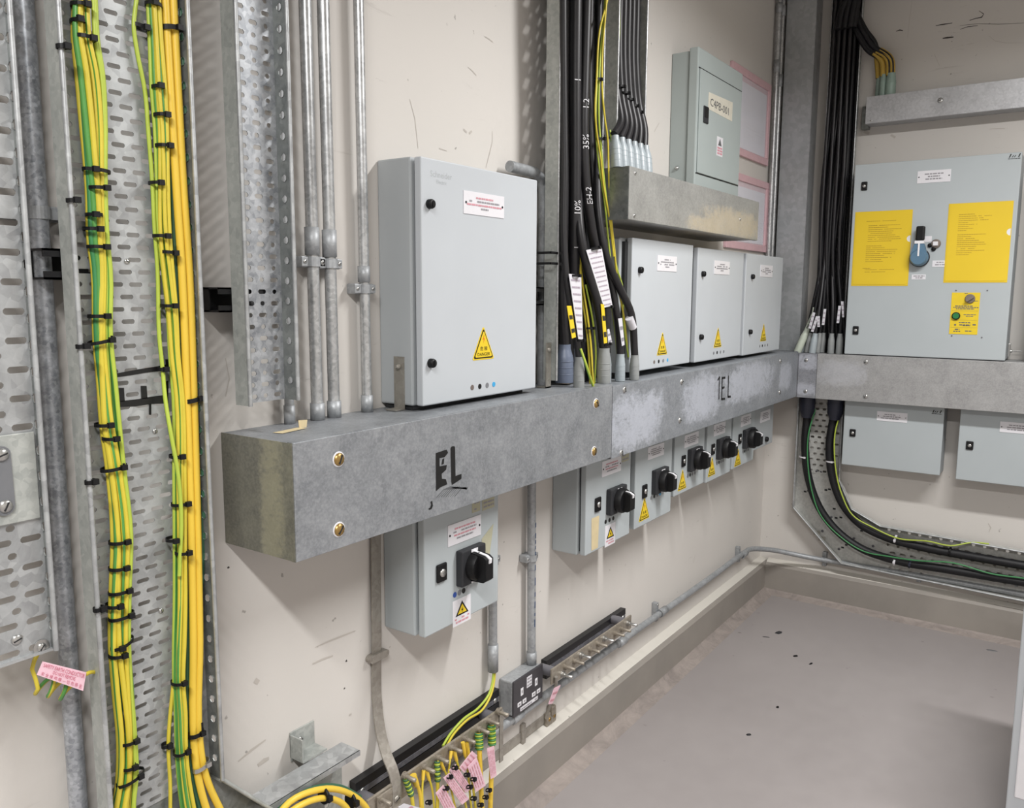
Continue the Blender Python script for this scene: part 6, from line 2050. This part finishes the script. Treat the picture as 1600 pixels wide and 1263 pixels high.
for z in (1.3255, 1.2905, 1.2615):
    mb.flat([(0.756, z), (0.844, z), (0.844, z + 0.0006), (0.756, z + 0.0006)], d)
mb.build('printed_text', ['ink_grey'], yp)
mb = MB(B)
mb.box(0.944, 0.952, 0.035, 0.060, 1.150, 1.200, 0, 0.001)
mb.tube([(0.948, 0.05, 1.172), (0.990, 0.052, 1.172)], 0.0022, 8)
mb.lathe((0.952, 0.05, 1.172), (1, 0, 0), [(0, 0.007), (0.006, 0.007)], 6)
mb.build('side_clip', ['steel'], t)

t, dr = enclosure('wall_enclosure', 'grey cabinet cut off by the right edge of the photo, beside the yellow folder cabinet', B, 1.003, 1.55, 1.145, 1.83, 0.130, 'cab_side', 'cab_blue')

# two low cabinets
for i, (a, b, z0, z1, lb, pl, lk) in enumerate(((0.370, 0.747, 0.662, 0.944, 'left low grey cabinet under the back wall trunking, beside the bent tray', (0.500, 0.616, 0.866, 0.905), (0.397, 0.421, 0.788, 0.820)),
                                                (0.806, 1.230, 0.655, 0.944, 'right low grey cabinet under the back wall trunking, cut by the photo edge', (0.944, 1.062, 0.862, 0.903), (0.834, 0.860, 0.781, 0.815)))):
    t, dr = enclosure('wall_enclosure', lb, B, a, b, z0, z1, 0.120, 'cab_side', 'cab_blue', inset=0.0, gap=0.004, group='low cabinets on the back wall')
    label_plate(dr, B, *pl, 0.120, [0.5, 0.6, 0.72], 'grey_print')
    quarter_lock(dr, B, *lk, 0.120)
    if i == 0:
        mb = MB(B)
        for a_ in (0.706, 0.713, 0.720, 0.732):
            w_ = 0.004 if a_ in (0.706, 0.732) else 0.0028
            h_ = 0.012 if a_ in (0.706, 0.732) else 0.008
            mb.flat([(a_, 0.916), (a_ + w_, 0.916), (a_ + w_ + 0.004, 0.916 + h_), (a_ + 0.004, 0.916 + h_)], 0.1206)
        print_line(mb, 0.704, 0.741, 0.1206, 0.9115, 0.0025, 0)
        mb.build('maker_badge', ['ink'], dr)

# ------------------------------------------------------------------ bent tray with two heavy cables
t = thing('bent_cable_tray', 'perforated tray bending from under the corner trunking to run low along the back wall', 'cable tray', (0.5, 0, 0.18), B)
O = [(0.160, 0.945), (0.160, 0.428), (0.380, 0.208), (1.92, 0.167)]
I_ = [(0.348, 0.945), (0.351, 0.579), (0.410, 0.458), (0.530, 0.402), (1.92, 0.360)]
db = 0.028
mb = MB(B)
mb.slots(0.160, 0.349, 0.590, 0.945, db, 0.030, 0.026, [[0.016]], 0.010, 0.0014, (0.0, 0.5))
mb.build('base_plate', ['tray_pale'], t)
mb = MB(B)
n = 24
def lerp2(a, b, f):
    return (a[0] + (b[0] - a[0]) * f, a[1] + (b[1] - a[1]) * f)
k_ = 0
slots_ = MB(B)
slots_.slots(0.0, 1.38, 0.0, 0.190, 0.0, 0.040, 0.0317, [[0.022], [0.012]], 0.011, 0.0014, (0.0, 0.5))
# shear the punched sheet so that it follows the slight fall of the run
sh = MB(B)
for v in slots_.v:
    u = -v.y
    d = XB - v.x
    f = v.z / 0.190
    uu = 0.540 + u
    lo = 0.2055 - 0.0265 * (uu - 0.38)
    hi = 0.402 - 0.0300 * (uu - 0.53)
    sh.v.append(Vector((XB - (db + d), -uu, lo + (hi - lo) * f)))
sh.f, sh.m, sh.sm = slots_.f, slots_.m, slots_.sm
sh.build('base_plate', ['tray_pale'], t)
mb = MB(B)
mb.prism([(0.160, 0.590), (0.160, 0.428), (0.380, 0.208), (0.545, 0.202), (0.545, 0.4015), (0.530, 0.402), (0.410, 0.458), (0.351, 0.579), (0.350, 0.590)], db - 0.004, db - 0.0022)
mb.build('bend_plate', ['tray_pale'], t)
def lipline(P, name, dl):
    for a, b in zip(P[:-1], P[1:]):
        fl = MB(B)
        fl.add([(a[0], db - 0.004, a[1]), (b[0], db - 0.004, b[1]), (b[0], dl, b[1]), (a[0], dl, a[1])], [(0, 1, 2, 3)])
        fl.build('flange', ['tray_pale'], t)
        lp = MB(B)
        lp.tube([(a[0], dl, a[1]), (b[0], dl, b[1])], 0.0035, 8)
        lp.build('rolled_lip', ['tray'], t)
lipline(O, 'outer', 0.062)
lipline(I_, 'inner', 0.062)
mb = MB(B)
for p in ((0.262, 0.318), (0.285, 0.295)):
    mb.box(p[0] - 0.014, p[0] + 0.014, db - 0.002, db + 0.003, p[1] - 0.010, p[1] + 0.010)
mb.build('splice_plate', ['bracket'], t)
for p in ((0.285, 0.330), (0.245, 0.60), (0.265, 0.60), (0.27, 0.42), (0.32, 0.40), (0.42, 0.32), (0.36, 0.26), (0.50, 0.30)):
    screw(t, B, p[0], db - 0.0018, p[1], 0.006, 'insul', R.random() * 3)
mb = MB(B)
for p in ((0.29, 0.52), (0.305, 0.525), (0.34, 0.40), (0.36, 0.405), (0.20, 0.50), (0.215, 0.505), (0.45, 0.36), (0.39, 0.285), (0.375, 0.27), (0.46, 0.27), (0.33, 0.44), (0.43, 0.395)):
    mb.box(p[0] - 0.006, p[0] + 0.006, db - 0.0021, db - 0.0016, p[1] - 0.004, p[1] + 0.004)
mb.build('punched_holes', ['gasket'], t)

hv = 'heavy cables in the bent tray'
c1 = [(0.2034, 0.0680, 0.8807), (0.2011, 0.0680, 0.7078), (0.2252, 0.0680, 0.5653), (0.2877, 0.0680, 0.4286), (0.3630, 0.0680, 0.3480), (0.4592, 0.0680, 0.2930), (0.6020, 0.0680, 0.2661), (0.7965, 0.0680, 0.2658), (1.0662, 0.0680, 0.2679)]
c2 = [(0.3152, 0.0680, 0.8762), (0.3049, 0.0680, 0.7194), (0.3287, 0.0680, 0.5794), (0.3776, 0.0680, 0.4716), (0.4532, 0.0680, 0.3979), (0.5584, 0.0680, 0.3594), (0.6959, 0.0680, 0.3425), (0.8843, 0.0680, 0.3371), (1.0612, 0.0680, 0.3347)]
for nm, pts, lb in (('outer', c1, 'outer heavy black cable in the bent tray, with a white tie low down'), ('inner', c2, 'inner heavy black cable in the bent tray, nearer the low cabinet')):
    e = Vector(pts[-1]) - Vector(pts[-2])
    pts = [(pts[0][0], pts[0][1] + 0.01, 0.944)] + pts + [tuple(Vector(pts[-1]) + e * 5)]
    cable('heavy_cable', lb, pts, 0.0175, ['cable_dark'], hv, 14, 6, None, B)
for p, lb in (((0.2039, 0.0800, 0.8821), 'navy shroud where the outer heavy cable enters the trunking'), ((0.3231, 0.0800, 0.8838), 'navy shroud where the inner heavy cable enters the trunking')):
    mb = MB(B)
    mb.lathe((p[0], 0.080, 0.9465), (0, 0, -1), [(0, 0.034), (0.070, 0.033), (0.085, 0.026), (0.100, 0.021)], 16)
    tag(mb.build('gland_shroud', ['shroud_navy']), lb, 'cable gland', 'navy shrouds under the corner trunking')
ge = 'green earth wires in the bent tray'
cable('earth_wire', 'green earth wire along the outer heavy cable', [(0.2381, 0.0750, 0.8845), (0.2184, 0.0920, 0.7707), (0.2221, 0.0940, 0.6565), (0.2452, 0.0940, 0.5294), (0.2895, 0.0940, 0.4201), (0.3749, 0.0930, 0.3387), (0.4777, 0.0920, 0.2884), (0.5798, 0.0900, 0.2846), (0.6786, 0.0900, 0.2870), (0.8200, 0.0890, 0.3034), (0.9573, 0.0880, 0.2852), (1.0657, 0.0880, 0.2893), (1.2316, 0.0880, 0.2885), (1.9, 0.088, 0.235)], 0.0030, ['green', 'yg_lime'], ge, 8, 5, (0, 1), B)
cable('earth_wire', 'green and yellow earth wire along the inner heavy cable', [(0.3511, 0.0780, 0.8944), (0.3322, 0.0900, 0.8102), (0.3343, 0.0920, 0.6840), (0.3755, 0.0930, 0.5194), (0.4221, 0.0930, 0.4412), (0.5099, 0.0920, 0.3990), (0.6120, 0.0900, 0.3688), (0.7207, 0.0880, 0.3768), (0.8036, 0.0880, 0.3729), (0.8795, 0.0600, 0.3931), (0.9342, 0.0400, 0.3926)], 0.0030, ['yg_lime', 'green'], ge, 8, 5, (0, 1, 2), B)
for p, mt, lb in (((0.1976, 0.0680, 0.6667), 'label', 'white tie on the outer heavy cable under the trunking'), ((0.3135, 0.0680, 0.6605), 'label', 'white tie on the inner heavy cable under the trunking'),):
    tie(B, lb, None, p[0], p[1], p[2], 0.0195, 0.0195, 0, 0.003, 1, 0, mt)
def cross_tie(p, mt, lb, r=0.0195):
    """a tie round a level run"""
    mb = MB(B)
    mb.lathe((p[0] - 0.004, p[1], p[2]), (1, -0.0, -0.12), [(0, r * 0.9), (0.0005, r), (0.008, r), (0.0085, r * 0.9)], 18)
    mb.box(p[0] - 0.004, p[0] + 0.005, p[1] + r - 0.001, p[1] + r + 0.006, p[2] - 0.004, p[2] + 0.004)
    tag(mb.build('cable_tie', [mt]), lb, 'cable tie')
cross_tie((0.5972, 0.0680, 0.2624), 'label', 'white tie on the level part of the outer heavy cable')
cross_tie((0.5939, 0.0680, 0.3573), 'label', 'white tie on the level part of the inner heavy cable')
cross_tie((0.6569, 0.0680, 0.2628), 'shroud_navy', 'navy tape band on the outer heavy cable')
cross_tie((0.8007, 0.0680, 0.3429), 'black', 'black tie on the level part of the inner heavy cable')

# saddle studs of the low pipe on the back wall
for i, (p, lb) in enumerate((((0.2985, 0.0200, 0.2030), 'left'), ((0.6873, 0.0200, 0.2078), 'middle'), ((1.0345, 0.0200, 0.2151), 'right'))):
    mb = MB(B)
    mb.box(p[0] - 0.009, p[0] + 0.009, 0.0, 0.022, p[2] - 0.035, p[2] + 0.030, 0, 0.002)
    ob = mb.build('pipe_saddle', ['conduit_dull'])
    tag(ob, 'small steel pipe saddle low on the back wall, %s of three' % lb, 'pipe saddle', 'low pipe saddles on the back wall')

# ------------------------------------------------------------------ cabinet edge at the right, crumbs on the floor
t = thing('floor_cabinet', 'pale grey floor cabinet, only its left edge showing at the lower right of the photo', 'cabinet', (2.6, 1.40, 0.0), L)
mb = MB(L)
mb.box(2.283, 2.78, 1.128, 1.70, 0.0, 0.665, 0, 0.004)
mb.build('body', ['cab_side'], t)
mb = MB(L)
mb.box(2.276, 2.283, 1.122, 1.70, 0.02, 0.655, 0, 0.003)
dr = mb.build('door', ['cab'], t)
mb = MB(L)
mb.box(2.272, 2.277, 1.138, 1.66, 0.15, 0.63, 0, 0.003)
mb.build('door_panel', ['white'], dr)


def crumb(label, p, w, l_, a, mat='ink', h=0.004):
    ca, sa = math.cos(a), math.sin(a)
    mb = MB(L)
    out = [(-0.5, -0.4), (-0.1, -0.55), (0.45, -0.3), (0.5, 0.25), (0.05, 0.5), (-0.42, 0.3)]
    lo = [(p[0] + x * l_ * ca - y * w * sa, p[1] + x * l_ * sa + y * w * ca, 0.0002) for x, y in out]
    hi = [(p[0] + 0.7 * (q[0] - p[0]), p[1] + 0.7 * (q[1] - p[1]), h) for q in lo]
    n = len(out)
    mb.add(lo + hi, [list(range(n)), list(range(n, 2 * n))] + [(i, (i + 1) % n, n + (i + 1) % n, n + i) for i in range(n)])
    tag(mb.build('floor_crumb', [mat]), label, 'debris', 'crumbs on the floor')


crumb('black wedge of debris on the floor, second nearest the far corner', (3.1087, 0.3690, 0.0000), 0.010, 0.020, 0.6)
crumb('dark curl of debris on the floor just right of the black wedge', (3.0749, 0.4360, 0.0000), 0.006, 0.020, 0.3)
crumb('dark smudge of debris nearest the far corner of the floor', (3.2965, 0.2469, 0.0000), 0.022, 0.036, 0.2, 'black_base', 0.003)
crumb('thin dark sliver left of the smudge near the far corner', (3.2210, 0.2182, 0.0000), 0.004, 0.030, 1.2, 'black_base', 0.002)
crumb('small round dark crumb in the middle of the floor', (2.6698, 0.4363, 0.0000), 0.009, 0.011, 0.2)
crumb('brown crumb on the near left part of the floor', (2.4407, 0.4164, 0.0000), 0.008, 0.016, 0.7, 'black_base')
crumb('blue flake on the floor by the left kerb', (2.2433, 0.0588, 0.0000), 0.006, 0.022, 0.4, 'dot_navy', 0.002)
crumb('dark crumb at the foot of the left kerb, near the front', (1.9585, 0.0453, 0.0000), 0.010, 0.012, 0.4)
crumb('brown smear of debris near the right end of the back kerb', (3.6125, 0.9846, 0.0000), 0.012, 0.040, 1.3, 'ink_grey', 0.002)


# ------------------------------------------------------------------ scuffs and scratches rubbed into the wall paint
def scuff(wall, F, pts, w, mat):
    mb = MB(F)
    P = [Vector(p) for p in pts]
    up, lo = [], []
    for i, p in enumerate(P):
        k = 0.6 * w * (0.3 + 0.7 * math.sin(math.pi * (i + 0.5) / len(P))) * R.uniform(0.7, 1.3)
        t_ = (P[min(i + 1, len(P) - 1)] - P[max(i - 1, 0)]).normalized()
        nx, nz = -t_.z, t_.x
        up.append((p.x + nx * k, p.z + nz * k))
        lo.append((p.x - nx * k, p.z - nz * k))
    for i in range(len(P) - 1):
        mb.flat([up[i], up[i + 1], lo[i + 1], lo[i]], 0.0006)
    mb.build('scuff_mark', [mat], bpy.data.objects[wall])


for pts, w, mt in (([(0.7193, 0.0000, 2.4436), (0.7387, 0.0000, 2.4472), (0.7603, 0.0000, 2.4481), (0.7661, 0.0000, 2.4588), (0.7499, 0.0000, 2.4734)], 0.0035, 'scuff_dark'), ([(0.6006, 0.0000, 2.4450), (0.6302, 0.0000, 2.4447), (0.6595, 0.0000, 2.4445)], 0.0028, 'scuff_dark'), ([(0.6292, 0.0000, 2.3920), (0.6450, 0.0000, 2.3918), (0.6676, 0.0000, 2.3905)], 0.0045, 'scuff_dark'),
                   ([(0.4552, 0.0000, 2.4477), (0.4695, 0.0000, 2.4502), (0.4817, 0.0000, 2.4457)], 0.004, 'scuff_dark'), ([(0.6872, 0.0000, 2.4302), (0.7533, 0.0000, 2.4259), (0.8185, 0.0000, 2.4123), (0.9027, 0.0000, 2.4024)], 0.0014, 'scuff_dark'), ([(0.7892, 0.0000, 2.3752), (0.8122, 0.0000, 2.3527), (0.8449, 0.0000, 2.3405), (0.9081, 0.0000, 2.3303)], 0.0012, 'scuff'),
                   ([(0.5076, 0.0000, 2.5585), (0.5028, 0.0000, 2.4863), (0.5003, 0.0000, 2.4130)], 0.0010, 'scuff'), ([(0.6033, 0.0000, 2.3355), (0.6247, 0.0000, 2.2886)], 0.0014, 'scuff'), ([(0.8163, 0.0000, 2.0252), (0.8379, 0.0000, 2.0253), (0.8681, 0.0000, 2.0221)], 0.0022, 'scuff'), ([(0.3549, 0.0000, 2.0659), (0.3758, 0.0000, 2.0534)], 0.010, 'scuff'),
                   ([(0.4609, 0.0000, 2.0396), (0.4787, 0.0000, 2.0276)], 0.007, 'scuff'), ([(0.9230, 0.0000, 0.4665), (0.9333, 0.0000, 0.4495), (0.9279, 0.0000, 0.4298)], 0.003, 'scuff'), ([(0.6882, 0.0000, 2.4157), (0.7143, 0.0000, 2.4208), (0.7494, 0.0000, 2.4195)], 0.002, 'scuff_dark')):
    scuff('wall_back', B, pts, w, mt)
for pts, w, mt in (([(1.5998, -0.0000, 1.9720), (1.6172, -0.0000, 1.9705), (1.6323, -0.0000, 1.9670)], 0.002, 'scuff'), ([(1.5372, -0.0000, 1.8907), (1.5538, -0.0000, 1.8859), (1.5681, -0.0000, 1.8791)], 0.002, 'scuff'), ([(1.5203, -0.0000, 1.7525), (1.5320, -0.0000, 1.7473)], 0.006, 'scuff'), ([(1.5414, -0.0000, 1.7460), (1.5510, -0.0000, 1.7531)], 0.004, 'scuff'),
                   ([(1.6303, -0.0000, 1.7656), (1.6303, -0.0000, 1.7406), (1.6176, -0.0000, 1.7079), (1.6050, -0.0000, 1.6784)], 0.0018, 'scuff'), ([(1.3402, -0.0000, 1.7844), (1.3555, -0.0000, 1.7485), (1.3647, -0.0000, 1.6885)], 0.0014, 'scuff'), ([(1.4343, -0.0000, 1.6983), (1.4606, -0.0000, 1.6965)], 0.0022, 'scuff'),
                   ([(1.0445, -0.0000, 0.6920), (1.0779, -0.0000, 0.6919), (1.1176, -0.0000, 0.6901), (1.1534, -0.0000, 0.6886)], 0.0026, 'scuff'), ([(1.0368, -0.0000, 0.6604), (1.0650, -0.0000, 0.6604), (1.0904, -0.0000, 0.6576)], 0.004, 'scuff'), ([(0.8583, -0.0000, 0.5433), (0.8865, -0.0000, 0.5509), (0.9198, -0.0000, 0.5566)], 0.004, 'scuff'),
                   ([(0.9006, -0.0000, 0.5149), (0.9138, -0.0000, 0.5174), (0.9255, -0.0000, 0.5167)], 0.008, 'scuff'), ([(0.9009, -0.0000, 0.6816), (0.9090, -0.0000, 0.6734)], 0.009, 'scuff'), ([(1.1247, -0.0000, 0.6323), (1.1283, -0.0000, 0.6338)], 0.004, 'scuff_dark'), ([(1.1176, -0.0000, 0.5754), (1.1212, -0.0000, 0.5767)], 0.004, 'scuff_dark'),
                   ([(0.8529, -0.0000, 0.9072), (0.8569, -0.0000, 0.9084)], 0.004, 'scuff_dark'), ([(2.0636, -0.0000, 1.8301), (2.0360, -0.0000, 1.8121)], 0.001, 'scuff'), ([(2.5442, -0.0000, 1.9350), (2.5080, -0.0000, 1.9013)], 0.0022, 'scuff'), ([(2.9771, -0.0000, 0.3682), (2.9603, -0.0000, 0.3416)], 0.0025, 'scuff'),
                   ([(0.9575, -0.0000, 1.2674), (0.9612, -0.0000, 1.2210)], 0.003, 'scuff'), ([(0.8668, -0.0000, 1.2730), (0.8727, -0.0000, 1.2376), (0.8636, -0.0000, 1.2076)], 0.0025, 'scuff'), ([(1.1301, -0.0000, 0.5124), (1.1374, -0.0000, 0.5121)], 0.004, 'scuff')):
    scuff('wall_left', L, pts, w, mt)
